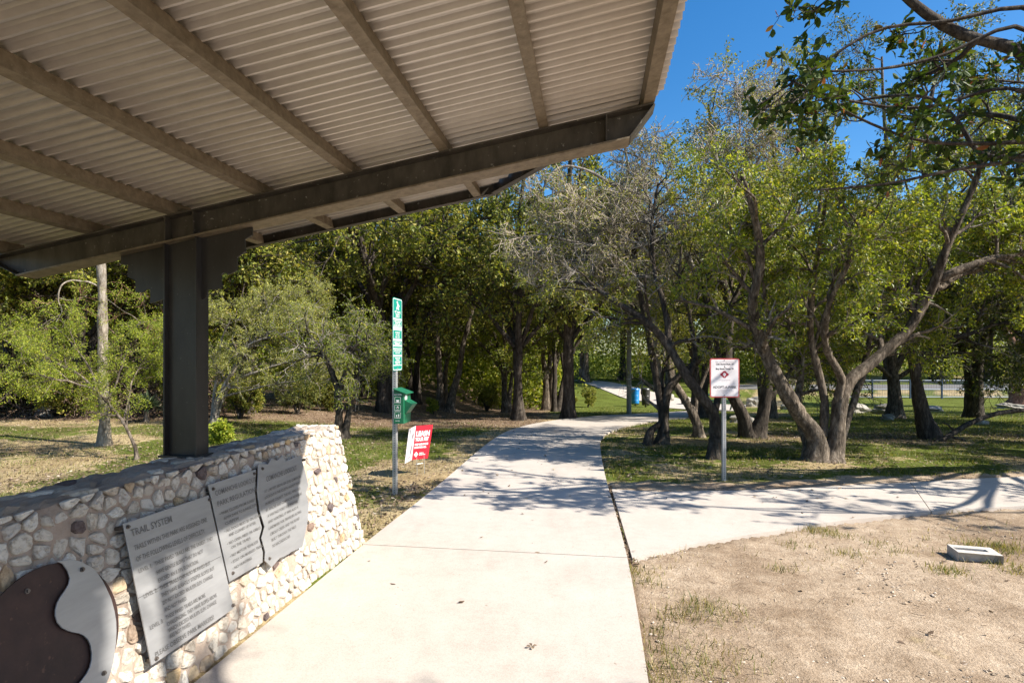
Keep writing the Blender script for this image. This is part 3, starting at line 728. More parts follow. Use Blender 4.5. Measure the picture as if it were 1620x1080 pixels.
# grey twiggy tree, nearly bare, above the path
D = 10.0
bz = G(1000, 688)
b0 = P(1052, 690, D + .6); b0[2] = float(terrain(b0[0], b0[1]))
bare_limbs = [px_limb([(1052, 692, .6), (1050, 640, .6), (1040, 570, .5), (1034, 500, .4), (1040, 420, .3)], D, .065, .045),
    px_limb([(1100, 430, .2), (1062, 360, .1), (1015, 310, 0), (968, 291, -.1), (925, 268, -.2), (885, 266, -.3), (868, 282, -.3), (858, 305, -.3)], D, .05, .014),
    px_limb([(1040, 420, .3), (1000, 370, .2), (950, 335, .1), (915, 330, 0), (890, 345, 0)], D, .04, .012),
    px_limb([(1040, 420, .3), (1070, 350, .3), (1050, 290, .2), (1010, 250, .1), (975, 235, 0)], D, .04, .012),
    px_limb([(1060, 380, .3), (1110, 330, .2), (1140, 270, .1), (1170, 215, 0), (1165, 130, 0)], D, .035, .008),
    px_limb([(1110, 330, .2), (1180, 280, .3), (1215, 220, .3), (1225, 130, .3)], D, .03, .008),
    px_limb([(1030, 440, .3), (970, 420, .2), (920, 410, .1), (870, 420, 0), (840, 440, 0)], D, .035, .012),
    px_limb([(1040, 420, .3), (1010, 390, 0), (960, 390, -.2), (900, 380, -.3), (850, 370, -.3), (820, 390, -.3)], D, .03, .01)]
make_tree('tree', b0, bare_limbs, 'nearly leafless tree with a pale tangle of drooping grey twigs over the path', seed=26, bark='bark_grey', leafm='leaf_olive',
    b1=12, L1=1.1, b2=9, L2=.62, b3=7, L3=.36, nl=3, leaf=(.05, .022), t0=.15, up=-.05, droop=.5, twigm='twig_tan', minr=.0048, ang1=(30, 95), wander=.3, prune=lambda p: p[:, 2] < 2.35)

# overhanging broad-leaved tree whose trunk stands out of frame
Dn = 4.6
tb = np.array([7.9, 8.3, 0.]); tb[2] = float(terrain(7.9, 8.3)); fork = tb + [-.3, -.3, 2.2]; fo = np.array([6.1, 6.1, 2.2])
def over(l, r0, r1): return limb([fork + (P(*l[0], Dn) - fork) * t + [0, 0, .35 * math.sin(t * PI)] for t in (0, .5)] + [P(q[0], q[1], Dn + (q[2] if len(q) > 2 else 0)) for q in l[0:]], r0, r1)
ol = [limb([tb, tb + [-.05, 0, 1.], fork], .17, .14, 14),
    over([(1640, 92), (1564, 62), (1486, 39), (1447, 14), (1405, -30), (1350, -90)], .085, .03),
    over([(1640, 60), (1545, 66), (1494, 76), (1428, 106), (1370, 113), (1319, 104), (1280, 118)], .04, .008),
    over([(1640, 20), (1560, 25), (1471, 50), (1350, 52), (1318, 95), (1268, 115), (1200, 165)], .04, .007),
    over([(1640, 150), (1525, 143), (1478, 158), (1389, 160), (1311, 152), (1250, 125)], .04, .007),
    over([(1640, 225), (1572, 233), (1459, 226), (1370, 195), (1303, 163), (1265, 140)], .045, .007),
    over([(1650, 255), (1590, 262), (1506, 272), (1416, 300), (1330, 296), (1285, 302)], .04, .007),
    limb([fork, fo + [-.9, .4, 1.2], fo + [-1.7, 1.0, 1.5], fo + [-2.2, 1.1, 2.3], fo + [-3.0, 1.7, 2.5]], .06, .012),
    limb([fork, fo + [-.4, 1.0, 1.2], fo + [-1.2, 1.6, 2.2], fo + [-1.6, 2.5, 2.5], fo + [-2.4, 2.8, 3.2]], .06, .012),
    limb([fork, fo + [-.8, -.2, 1.2], fo + [-1.8, -.3, 2.2], fo + [-2.4, .0, 3.0]], .09, .02)]
ol += [limb([fork, fo + [-.2, .6, .9], fo + [-.9, .5, 1.5], fo + [-1.3, .9, 2.2], fo + [-1.9, 1.0, 2.4]], .05, .01), limb([fork, fo + [.5, .4, .6], fo + [.1, -.1, 1.3], fo + [-.6, .0, 1.8], fo + [-.9, -.3, 2.6]], .05, .01), limb([fork, fo + [1.2, .2, .7], fo + [.9, .0, 1.6], fo + [.3, .3, 2.3], fo + [.1, .1, 3.1]], .05, .01)]
ol += [limb([fork, fo + [.4, -.7, .8], fo + [-.4, -1.3, 1.6], fo + [-1.4, -1.3, 2.2], fo + [-2.0, -1.0, 2.5]], .04, .008), limb([fork, fo + [1.1, -.9, 1.2], fo + [.5, -1.5, 2.2], fo + [-.4, -1.6, 3.0], fo + [-1.2, -1.5, 3.4]], .04, .008), limb([fork, fo + [1.6, -.4, .9], fo + [1.7, -1.1, 1.9], fo + [1.1, -1.5, 2.8]], .04, .008)]
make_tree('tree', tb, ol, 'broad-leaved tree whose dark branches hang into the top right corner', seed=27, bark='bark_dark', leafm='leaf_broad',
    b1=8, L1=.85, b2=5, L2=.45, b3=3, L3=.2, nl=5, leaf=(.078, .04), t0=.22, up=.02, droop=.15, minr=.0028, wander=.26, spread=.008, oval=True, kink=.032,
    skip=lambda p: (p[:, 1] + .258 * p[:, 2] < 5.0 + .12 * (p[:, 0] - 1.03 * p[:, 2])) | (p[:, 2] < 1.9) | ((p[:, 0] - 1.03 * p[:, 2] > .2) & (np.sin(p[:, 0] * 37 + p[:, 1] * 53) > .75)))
# tree behind the camera that shades the near end of the wall
tb2 = np.array([4.4, .3, 0.]); f2 = tb2 + [-.1, .1, 3.5]
make_tree('tree', tb2, [limb([tb2, tb2 + [0, 0, 1.8], f2], .16, .13),
    limb([f2, f2 + [-.7, .5, .8], f2 + [-1.6, .7, 1.5], f2 + [-2.5, .9, 2.0]], .09, .02),
    limb([f2, f2 + [-.8, -.3, .9], f2 + [-1.7, -.6, 1.5], f2 + [-2.6, -.6, 2.0]], .09, .02),
    limb([f2, f2 + [-.4, .0, 1.2], f2 + [-1.0, .2, 2.2], f2 + [-1.6, .2, 3.0]], .09, .02),
    limb([f2, f2 + [.5, .2, 1.2], f2 + [1.0, .3, 2.0]], .08, .02)],
    'leafy tree behind the viewpoint shading the near end of the stone wall', seed=28, bark='bark_dark', leafm='leaf_broad',
    b1=16, L1=.95, b2=6, L2=.45, b3=4, L3=.2, nl=14, leaf=(.125, .068), t0=.25, up=.05, minr=.003, skip=lambda p: (p[:, 1] + .25 * (p[:, 0] + 1.95) > 1.98 + .3 * np.sin(p[:, 2] * 5) * np.sin(p[:, 0] * 4)) | (p[:, 2] < 2.2))

# ------------------------------------------------------------------ trees of the wood: three shapes, copied
def generic(seed, H, spread, label, leafm, bark, nst, leaf, group, low=.28):
    r = np.random.RandomState(seed); L = []
    top = np.array([0, 0, H * .45])
    for k in range(nst):
        a = 2 * PI * k / nst + r.uniform(-.4, .4); o = np.array([math.cos(a), math.sin(a), 0])
        L.append(limb([o * .08, o * (.15 + .1 * k / nst) + [0, 0, H * .2], o * spread * .25 + [0, 0, H * .45], o * spread * .5 + r.normal(size=3) * .2 + [0, 0, H * .68], o * spread * .62 + r.normal(size=3) * .3 + [0, 0, H * .9]], .095 * H / 7, .025))
    for k in range(4):
        a = 2 * PI * k / 4 + r.uniform(-.5, .5); o = np.array([math.cos(a), math.sin(a), 0])
        L.append(limb([o * .1 + [0, 0, H * .25], o * spread * .35 + [0, 0, H * .4], o * spread * .7 + [0, 0, H * .5], o * spread * .95 + [0, 0, H * .52]], .06, .02))
    return make_tree('tree', np.zeros(3), L, label, group=group, seed=seed, bark=bark, leafm=leafm, b1=9, L1=H * .25, b2=6, L2=H * .125, b3=6, L3=H * .06, nl=9, bare=.22,
        leaf=leaf, t0=.25, up=.12, droop=.25, minr=.006, skip=lambda p: p[:, 2] < 1.0 + .5 * np.sin(p[:, 0] * 2 + p[:, 1]))
WOOD = 'leafy trees standing in the wood behind the path'
LBL = ['mid-green leafy tree in the wood behind the shelter and path', 'dark dense leafy tree in the wood behind the shelter and path', 'yellow-green leafy tree in the wood behind the shelter and path']
PR = [generic(41, 7.5, 3.0, LBL[0], 'leaf_green', 'bark_dark', 2, (.115, .056), WOOD), generic(42, 8.2, 3.2, LBL[1], 'leaf_green', 'bark_dark', 3, (.12, .06), WOOD), generic(43, 6.6, 2.8, LBL[2], 'leaf_yellow', 'bark_brown', 3, (.11, .05), WOOD)]
used = [0, 0, 0]
WOODSPOTS = [(-70, 13, 0, 1.0), (20, 17, 1, 1.05), (130, 14.5, 1, .9), (215, 16.5, 0, 1.0), (300, 14.5, 1, 1.0), (395, 15.5, 0, .95), (655, 23, 0, 1.1), (800, 24, 2, 1.05), (925, 52, 2, 1.9), (985, 55, 0, 2.1), (1060, 50, 2, 1.8), (1150, 46, 0, 1.7), (1250, 50, 2, 1.9),
    (1330, 19, 0, .95), (1540, 19, 1, 1.0), (1640, 16, 1, .95), (1720, 22, 0, 1.1), (612, 18.5, 0, 1.22), (575, 23, 0, 1.25), (500, 22, 2, 1.1), (380, 21, 2, 1.1), (80, 22, 2, 1.1), (1330, 52, 0, 1.9), (1405, 54, 1, 1.7), (1480, 52, 0, 1.8), (1560, 55, 1, 1.7), (1640, 52, 0, 1.8), (1700, 50, 1, 1.8), (700, 27, 2, 1.1), (900, 18.5, 0, 1.1), (868, 27, 2, 1.3), (1106, 19, 0, 1.1), (820, 17.5, 0, .95), (1215, 19, 2, 1.1)]
rw = np.random.RandomState(5)
for px, D, k, s in WOODSPOTS:
    q = ray(px, 600) * D; loc = (q[0], q[1], float(terrain(q[0], q[1])) - .03)
    if used[k] == 0:
        o = PR[k]; o.location = Vector(loc); o.rotation_euler = (0, 0, rw.uniform(0, 6)); o.scale = (s, s, s); used[k] = 1
    else: copy_tree(PR[k], loc, rw.uniform(0, 6.28), s * rw.uniform(.95, 1.1) * (1.18 if D > 17 else 1.04), LBL[k])

for x, y, s, k in ((11.8, 9.6, 1.0, 0), (10.8, 12.6, .95, 1), (14, 15, 1.1, 0)): copy_tree(PR[k], (x, y, float(terrain(x, y))), x, s, 'shade tree standing beyond the right edge of the lawn', 'shade trees beyond the right edge of the lawn')

# far wood: one leafy mass that nobody could count
rf = np.random.RandomState(9); nc = 7600
pxs = rf.uniform(-260, 1900, nc); Ds = rf.uniform(28, 44, nc)
Ds = np.where(pxs > 880, rf.uniform(52, 70, nc), Ds)
Ds = np.where(pxs > 1250, rf.uniform(60, 80, nc), Ds)
xc = (pxs - CX) / F; cxw = (xc * CT - ST) * Ds; cyw = (xc * ST + CT) * Ds
hh = np.where(pxs < 880, 8.5, 9.0) * (.75 + .5 * vnoise(pxs / 90, Ds * .15, 1, 3))
hz = terrain(cxw, cyw) + .1 + hh * rf.beta(.8, 1.25, nc)
C0 = np.stack([cxw, cyw, hz], -1)
per = 34
sc = (Ds / 34)[:, None]
pp = (C0[:, None] + rf.normal(size=(nc, per, 3)) * np.array([.62, .62, .42]) * sc[:, None]).reshape(-1, 3)
gF = Geo(); gF.add(*leafquads(rf, pp, np.tile([0, 0, .2], (len(pp), 1)), .26, .15, .2))
tag(gF.mesh('woodland', M['leaf_far']), 'distant mass of yellow-green woodland behind the trees', 'woodland', kind='stuff')

# brown tangle of vines and dead brush behind the wall
rt = np.random.RandomState(3)
n = 1500; px = rt.uniform(-160, 330, n); D = rt.uniform(13.9, 16.6, n); q = np.stack([((px - CX) / F * CT - ST) * D, ((px - CX) / F * ST + CT) * D], -1)
top = 1.35 + .7 * vnoise(px / 60, D * 0, 1, 8)
z0 = terrain(q[:, 0], q[:, 1]) + rt.rand(n) ** 1.3 * top
C = np.zeros((n, 7, 3)); C[:, 0] = np.column_stack([q, z0]); d = unit(rt.normal(size=(n, 3)) * [1, 1, .6])
for k in range(1, 7):
    d = unit(d + rt.normal(size=d.shape) * .35 + [0, 0, -.12]); C[:, k] = C[:, k - 1] + d * .17
C[..., 2] = np.maximum(C[..., 2], terrain(C[..., 0], C[..., 1]) + .02)
gT = Geo(); gT.add(*tubes(C, np.full((n, 7), .009) * rt.uniform(.5, 1.6, (n, 1)), 3))
tag(gT.mesh('brushwood', M['twig_brown']), 'brown tangle of dead vines and brushwood along the wood edge behind the wall', 'brushwood', kind='stuff')
gT = Geo(); gT.add(*leaves(rt, C, 9, .06, .03, 0, .06))
tag(gT.mesh('dead_leaves', M['leaf_brown']), 'dry brown leaves caught in the tangle of vines', 'dead leaves', kind='stuff')

# undergrowth along the wood edge
def shrub(px, py, h, w, seed, leafm, label, leaf=(.05, .025), n=7, bark='bark_dark', nl=10):
    b = G(px, py); r = np.random.RandomState(seed); L = []
    for k in range(n):
        a = r.uniform(0, 6.28); o = np.array([math.cos(a), math.sin(a), 0])
        L.append(limb([b, b + o * w * .2 + [0, 0, h * .4], b + o * w * .4 * r.uniform(.6, 1.2) + [0, 0, h * r.uniform(.6, .95)]], .015 * h + .004, .005, 10))
    return make_tree('shrub', b, L, label, 'shrub', seed=seed, bark=bark, leafm=leafm, b1=7, L1=h * .35, b2=4, L2=h * .2, b3=3, L3=h * .11, nl=nl, leaf=leaf, t0=.15, up=.1, minr=.002)
shrub(350, 702, .42, .45, 61, 'leaf_lime', 'bright lime-green weed clump at the foot of the steel column', (.07, .045), 5, nl=4)
shrub(470, 655, 1.2, 1.2, 62, 'leaf_dark', 'dark green bush at the wood edge between the shelter column and the low tree')
shrub(686, 655, .55, .45, 64, 'leaf_yellow', 'small bright yellow-green seedling bush near the two brown trunks', (.07, .04), 4, nl=5)
shrub(-20, 655, 1.5, 1.6, 69, 'leaf_green', 'leafy green bush at the wood edge at far left')
shrub(905, 640, .5, .6, 70, 'leaf_green', 'low green bush on the sunny grass left of the grey pole', (.06, .03), 6)

US = 'shrubs in the shade under the wood'
us = shrub(480, 640, 1.3, 1.5, 71, 'leaf_green', 'mid-green shrub in the shade under the wood beyond the pet station', (.075, .036), 7)
us['group'] = US; ub = np.array(us.location); ru = np.random.RandomState(4)
for px, D_ in ((30, 15), (110, 14.2), (180, 15.5), (290, 14.5), (380, 14), (520, 17), (610, 22), (770, 25), (930, 31)):
    q = ray(px, 600) * D_; copy_tree(us, (q[0], q[1], float(terrain(q[0], q[1]))), ru.uniform(0, 6), ru.uniform(.6, 1.25), us['label'])

# yucca
yb = P(232, 660, 13.2); yb[2] = float(terrain(yb[0], yb[1])); ry = np.random.RandomState(2); V = []; Q = []
for k in range(170):
    a = ry.uniform(0, 6.28); e = math.radians(ry.uniform(0, 88)); L = ry.uniform(.36, .5)
    d = np.array([math.cos(a) * math.cos(e), math.sin(a) * math.cos(e), math.sin(e)]); s = unit(np.cross(d, [0, 0, 1.]) + 1e-6) * .017
    c = yb + [0, 0, .28]; m = c + d * L * .55; t = c + d * L + [0, 0, -.08 * math.cos(e)]
    b = len(V); V += [c - s * .6, c + s * .6, m + s, m - s, t]; Q += [(b, b + 1, b + 2, b + 3), (b + 3, b + 2, b + 4, b + 4)]
me = MB(); me.v = [tuple(v) for v in V]; me.f = [list(dict.fromkeys(f)) for f in Q]; me.m = [0] * len(Q)
yr = empty('yucca', yb, 'spiky blue-green yucca rosette at the wood edge left of the steel column', 'yucca')
me.build('foliage', M['yucca'], yr, recalc=False)
mk = MB(); mk.cyl(yb + [0, 0, -.05], yb + [0, 0, .32], .07, .05, 9); mk.build('trunk', M['bark_brown'], yr)

# fallen dark limb on the right-hand lawn
fl = MB(); fr = empty('fallen_limb', G(1482, 700), 'long dark fallen limb lying bent across the right-hand lawn', 'fallen limb')
g = Geo()
for l, r0, r1 in (([(1476, 702), (1500, 690), (1528, 672), (1552, 662), (1585, 652), (1640, 648), (1700, 650)], .05, .035), ([(1505, 690), (1540, 700), (1580, 708)], .022, .01), ([(1512, 684), (1500, 672), (1490, 668)], .02, .01)):
    g.add(*[x for x in tubes(*[a[None] for a in limb([P(a, b, 10.3 + .003 * (a - 1476)) for a, b in l], r0, r1)], 8)])
g.mesh('limb', M['bark_dark'], fr, True)

# ------------------------------------------------------------------ grass, litter, pebbles
rg = np.random.RandomState(21)
def scatter(n, d0, d1, pw=1.0, p0=-60, p1=1690):
    px = rg.uniform(p0, p1, n); D = (d0 ** (1 - pw) + rg.rand(n) * (d1 ** (1 - pw) - d0 ** (1 - pw))) ** (1 / (1 - pw)) if pw != 1 else d0 * (d1 / d0) ** rg.rand(n)
    xc = (px - CX) / F; x = (xc * CT - ST) * D; y = (xc * ST + CT) * D
    ok = ~(inside(POLY_MAIN, x, y) | inside(POLY_BR, x, y) | inside(POLY_UP, x, y)) & ~((x < -1.8) & (x > -2.45) & (y < 4.45))
    return x[ok], y[ok], D[ok]
def blades(x, y, D, h, w, name, mat, lab):
    n = len(x); z = terrain(x, y) - .005; a = rg.uniform(0, 6.28, n); b = rg.uniform(0, 6.28, n); l = rg.uniform(.2, .9, n)
    h = h * rg.uniform(.4, 1.3, n); ww = w * (1 + D * .10)
    p = np.stack([x, y, z], -1); s = np.stack([np.cos(a), np.sin(a), 0 * a], -1) * (ww / 2)[:, None]; t = np.stack([np.cos(b) * l, np.sin(b) * l, np.ones(n)], -1) * h[:, None]
    V = np.stack([p - s, p + s, p + t * [.5, .5, .62] + s * .6, p + t * [.5, .5, .62] - s * .6, p + t], 1).reshape(-1, 3)
    i = np.arange(n)[:, None] * 5
    Q = np.vstack([i + [0, 1, 2, 3], i + [3, 2, 4, 4]])
    o = mesh_np(name, V, np.vstack([np.hstack([i, i + 1, i + 2]), np.hstack([i, i + 2, i + 3]), np.hstack([i + 3, i + 2, i + 4])]), mat)
    tag(o, lab, 'grass', kind='stuff')
x, y, D = scatter(260000, 4.0, 32, 1.25); b_, g_, l_ = masks(x, y)
k = rg.rand(len(x)) < np.clip(g_ * 1.1 - l_ * .55 - b_ * 1.1, 0, 1) * sstep(.3, .55, fbm(x, y, 2.2, 14, 2) + .25 * (D > 12)); blades(x[k], y[k], D[k], .05, .0045, 'grass', M['grass'], 'short patchy green grass on the lawns beside the paths')
x, y, D = scatter(200000, 4.0, 26, 1.3); b_, g_, l_ = masks(x, y)
k = rg.rand(len(x)) < np.clip(.95 - g_ - l_ * .4 - b_ * .9, .0, 1) * sstep(.35, .6, fbm(x, y, 3, 4, 2)) * .8; blades(x[k], y[k], D[k], .045, .004, 'dry_grass', M['dry_grass'], 'dry straw-coloured grass over the bare ground')
# weed tufts on the bare soil near the path
tx = []; 
for px, py, r, n in ((1005, 905, .12, 130), (1025, 925, .1, 80), (1110, 960, .16, 200), (1135, 975, .2, 260), (1060, 975, .14, 120), (1100, 1045, .25, 420), (1075, 1055, .2, 200), (1300, 842, .16, 260), (1330, 850, .1, 100), (1345, 878, .14, 120), (1500, 905, .12, 200), (1560, 865, .18, 260), (1612, 905, .16, 220), (1525, 882, .14, 160), (1600, 870, .2, 300), (1420, 875, .12, 70), (1040, 1000, .1, 60), (1580, 893, .1, 80), (1260, 865, .12, 60), (1030, 1075, .12, 160), (1235, 900, .1, 50), (1385, 862, .1, 60)):
    c = G(px, py); q = c[:2] + rg.normal(size=(n, 2)) * r * .5 * [1.2, .9]; tx.append(q)
tx = np.vstack(tx); ok = ~(inside(POLY_MAIN, tx[:, 0], tx[:, 1]) | inside(POLY_BR, tx[:, 0], tx[:, 1])); tx = tx[ok]
k = rg.rand(len(tx)) < .45
blades(tx[k, 0], tx[k, 1], np.full(k.sum(), 3.), .05, .004, 'weeds', M['grass'], 'small green weed tufts on the bare sandy soil')
blades(tx[~k, 0], tx[~k, 1], np.full((~k).sum(), 3.), .045, .0035, 'dry_weeds', M['dry_grass'], 'small straw-dry weed tufts on the bare sandy soil')
# leaf litter
x, y, D = scatter(170000, 2.4, 24, 1.3); b_, g_, l_ = masks(x, y)
k = rg.rand(len(x)) < np.clip(l_ * 1.1 + .12, 0, 1) * (1 - .72 * b_) * np.where((x > .2) & (b_ > .3), np.where(D < 5.5, .015, .08), 1); x, y, D = x[k], y[k], D[k]
qx = rg.uniform(-1.8, 3.5, 900); qy = rg.uniform(2.5, 13, 900); k = (inside(POLY_MAIN, qx, qy) | inside(POLY_BR, qx, qy)) & (rg.rand(900) < .12 + .35 * (qy > 6)); px_, py_ = qx[k], qy[k]
x = np.concatenate([x, px_]); y = np.concatenate([y, py_]); D = np.concatenate([D, -px_ * ST + py_ * CT]); onpath = np.concatenate([np.zeros(len(x) - len(px_)), np.ones(len(px_))])
p = np.stack([x, y, terrain(x, y) + .012 + .014 * onpath], -1); gl = Geo(); V_, Q_ = leafquads(rg, p, np.tile([0, 0, 0.], (len(p), 1)), .04, .022, 0, .8)
V_ = V_.reshape(-1, 4, 3); V_[..., 2] = p[:, None, 2] + (V_[..., 2] - p[:, None, 2]) * .45; V_ = p[:, None] + (V_ - p[:, None]) * (1 + D * .03)[:, None, None]
gl.add(V_.reshape(-1, 3), Q_); tag(gl.mesh('leaf_litter', M['litter']), 'fallen brown leaves scattered over the ground under the trees', 'leaf litter', kind='stuff')
# pebbles and grit
def stones(x, y, r, name, lab):
    n = len(x); z = terrain(x, y); ic = [(0, 0, 1), (0, 0, -1)] + [(math.cos(a), math.sin(a), (-1) ** i * .35) for i, a in enumerate(np.arange(6) * PI / 3)]
    ic = np.array(ic); tri = [(0, 2 + i, 2 + (i + 1) % 6) for i in range(6)] + [(1, 2 + (i + 1) % 6, 2 + i) for i in range(6)]
    a = rg.uniform(0, 6.28, n); ca, sa = np.cos(a), np.sin(a)
    S = ic[None] * rg.uniform(.6, 1.3, (n, 8, 1)) * (r[:, None, None] * np.stack([rg.uniform(.8, 1.4, n), rg.uniform(.6, 1, n), rg.uniform(.35, .6, n)], -1)[:, None])
    V = np.stack([S[..., 0] * ca[:, None] - S[..., 1] * sa[:, None] + x[:, None], S[..., 0] * sa[:, None] + S[..., 1] * ca[:, None] + y[:, None], S[..., 2] + z[:, None] + r[:, None] * .2], -1).reshape(-1, 3)
    Q = (np.arange(n)[:, None, None] * 8 + np.array(tri)[None]).reshape(-1, 3)
    tag(mesh_np(name, V, Q, M['pebble']), lab, 'gravel', kind='stuff')
x, y, D = scatter(30000, 2.3, 9, 1.2, 980, 1720); b_, g_, l_ = masks(x, y); k = rg.rand(len(x)) < b_ * sstep(.3, .6, fbm(x, y, 1.5, 2, 3)); x, y = x[k], y[k]
stones(x, y, .0016 + .011 * rg.rand(len(x)) ** 9, 'gravel', 'pale pebbles and grit on the bare sandy soil')
# twigs lying on the soil and path
n = 90; x, y, D = scatter(n * 3, 2.6, 9, 1.2, 400, 1700); x, y = x[:n], y[:n]; a = rg.uniform(0, 6.28, len(x)); L = .02 + .09 * rg.rand(len(x)) ** 2; C = np.zeros((len(x), 4, 3))
for k in range(4): C[:, k] = np.stack([x + np.cos(a) * L * (k - 1.5) / 3, y + np.sin(a + .15 * k) * L * (k - 1.5) / 3, terrain(x, y) + .012], -1)
gT = Geo(); gT.add(*tubes(C, np.full((len(x), 4), .0016), 4)); tag(gT.mesh('twig_litter', M['twig_brown']), 'little brown twigs scattered on the bare soil', 'twigs', kind='stuff')
# ------------------------------------------------------------------ lettering
def text_geo(body, size=1.0, align='LEFT', offset=0.0, shear=0.0):
    cu = bpy.data.curves.new('t', 'FONT'); cu.body = body; cu.size = size; cu.align_x = align; cu.offset = offset; cu.shear = shear; cu.resolution_u = 2
    ob = bpy.data.objects.new('t', cu); COL.objects.link(ob)
    dg = bpy.context.evaluated_depsgraph_get(); dg.update()
    me = bpy.data.meshes.new_from_object(ob.evaluated_get(dg))
    v = [tuple(q.co) for q in me.vertices]; f = [tuple(p.vertices) for p in me.polygons]
    bpy.data.objects.remove(ob); bpy.data.curves.remove(cu); bpy.data.meshes.remove(me)
    return v, f
def write(mb, lines, o, u, v, n, t0=.001, mi=0, thick=.0015):
    """lines: (text, x, y, size, width or None, align, bold); x,y on the (u,v) plane in metres, y down"""
    o, u, v, n = [np.array(a, float) for a in (o, u, v, n)]
    for body, x, y, size, width, align, bold in lines:
        V_, F_ = text_geo(body, size, 'LEFT', bold)
        if not V_: continue
        a = np.array(V_); w0, w1 = a[:, 0].min(), a[:, 0].max(); sx = (width / (w1 - w0)) if width else 1.0
        ax = (a[:, 0] - w0) * sx; W = (w1 - w0) * sx
        ax = ax + x - (W / 2 if align == 'C' else 0)
        base = o[None] + u[None] * ax[:, None] + v[None] * (y - a[:, 1])[:, None]
        mb.add(base + n * (t0 + thick), F_, mi)

# ------------------------------------------------------------------ shelter
SL = .174
def bt(x): return 2.671 + SL * x            # top of the beams
sd = np.array([1, 0, SL]) / math.hypot(1, SL); sn = np.array([-SL, 0, 1]) / math.hypot(1, SL); yv = np.array([0, 1., 0])
HP = .058
sh = empty('shelter', (-2.25, 2.87, .93), 'open park shelter with a corrugated metal roof on steel beams and a dark steel column', 'shelter')
Y0, Y1, YB, YC = 2.87, 3.675, 2.87, -.75     # front beam, far eave; second beam behind
def beam(yc):
    mb = MB(); x0t, x1t, x0b, x1b = -3.47, .285, -3.27, .17; d = .149; fw = .125
    top = lambda x, t: (x, t)
    def seg(poly, t0, t1, mi=0): mb.prism(poly, (0, yc, 0), (1, 0, 0), (0, 0, 1), (0, 1, 0), t0, t1, mi)
    z = lambda x, k: bt(x) - k
    seg([(x0t, z(x0t, .009)), (x0b, z(x0b, d - .009)), (x1b, z(x1b, d - .009)), (x1t, z(x1t, .009))], -.006, .006)
    seg([(x0t, z(x0t, .009)), (x0t, z(x0t, .001)), (x1t, z(x1t, .001)), (x1t, z(x1t, .009))], -fw / 2, fw / 2)
    seg([(x0b, z(x0b, d)), (x0b, z(x0b, d - .009)), (x1b, z(x1b, d - .009)), (x1b, z(x1b, d))], -fw / 2, fw / 2, 1)  # bottom flange: lighter steel, ground bounce on its underside put into the colour
    for xt, xb, s in ((x0t, x0b, -1), (x1t, x1b, 1)):
        seg([(xt, z(xt, .0095)), (xb, z(xb, d - .0095)), (xb + s * .007, z(xb, d - .0095)), (xt + s * .007, z(xt, .0095))], -fw / 2 + .002, fw / 2 - .002)
    for x in (.06, -2.16, -2.33): seg([(x - .004, z(x, d - .0095)), (x + .004, z(x, d - .0095)), (x + .004, z(x, .0095)), (x - .004, z(x, .0095))], -fw / 2 + .004, -.0065)
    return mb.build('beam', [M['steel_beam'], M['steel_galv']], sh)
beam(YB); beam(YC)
def ylim(x):                                  # clipped corners of the roof
    hi = Y1 if -2.55 < x < -.70 else (YB + .03 + (Y1 - YB - .03) * ((.30 - x) / 1.0 if x >= -.70 else (x + 3.45) / .9))
    return hi
def xlim(y):
    t = (abs(y - (YB + YC) / 2) - (YB - YC) / 2) / (Y1 - YB)
    t = min(max(t, 0), 1); return -3.46 + .9 * t, (.335 - .99 * t if t > 0 else .335)
YLO = YC - (Y1 - YB)
# corrugated sheet
pitch = .058; ns = 8; ys = np.arange(YLO, Y1 + .02, pitch / ns); V = []; Q = []
nx = 6
for i, y in enumerate(ys):
    a, b = xlim(y); hgt = .016 * (1, 1, 1, .9, .3, -.9, -1, -.1)[i % ns]
    for j in range(nx + 1):
        x = a + (b - a) * j / nx; V.append((x, y, bt(x) + HP + .0175 + hgt))
for i in range(len(ys) - 1):
    for j in range(nx):
        v = i * (nx + 1) + j; Q.append((v, v + 1, v + nx + 2, v + nx + 1))
ro = mesh_np('roof_sheet', V, Q, M['steel_roof'], sh)
so_ = ro.modifiers.new('thickness', 'SOLIDIFY'); so_.thickness = .0015; so_.offset = 1
# purlins: one cold-formed channel each
for k in range(8):
    x = .262 - .51 * k
    if k == 7: x = -3.35
    ya, yb = YLO + .02, Y1 - .02
    if k == 0: ya, yb = YC - .02, YB + .03
    elif k == 1: ya, yb = YC - .40, YB + .40
    elif k in (6,): ya, yb = YC - .58, YB + .58
    elif k == 7: ya, yb = YC - .05, YB + .05
    mb = MB(); o = np.array([x, 0, bt(x) + .0005]); w_, h_, t_ = (.048, HP + .0015, .003) if k else (.055, HP + .002, .003)
    op = 1 if k else -1                       # channel opens down-slope, except the outer edge member
    prof = [(-w_ / 2, 0), (w_ / 2, 0), (w_ / 2, h_), (-w_ / 2, h_), (-w_ / 2, h_ - .014), (-w_ / 2 + t_, h_ - .014), (-w_ / 2 + t_, h_ - t_), (w_ / 2 - t_, h_ - t_), (w_ / 2 - t_, t_), (-w_ / 2 + t_, t_), (-w_ / 2 + t_, .014), (-w_ / 2, .014)]
    prof = [(a * op, b) for a, b in prof]
    mb.prism(prof, o, sd, sn, yv, ya, yb); mb.build('purlin', M['steel_galv'], sh)
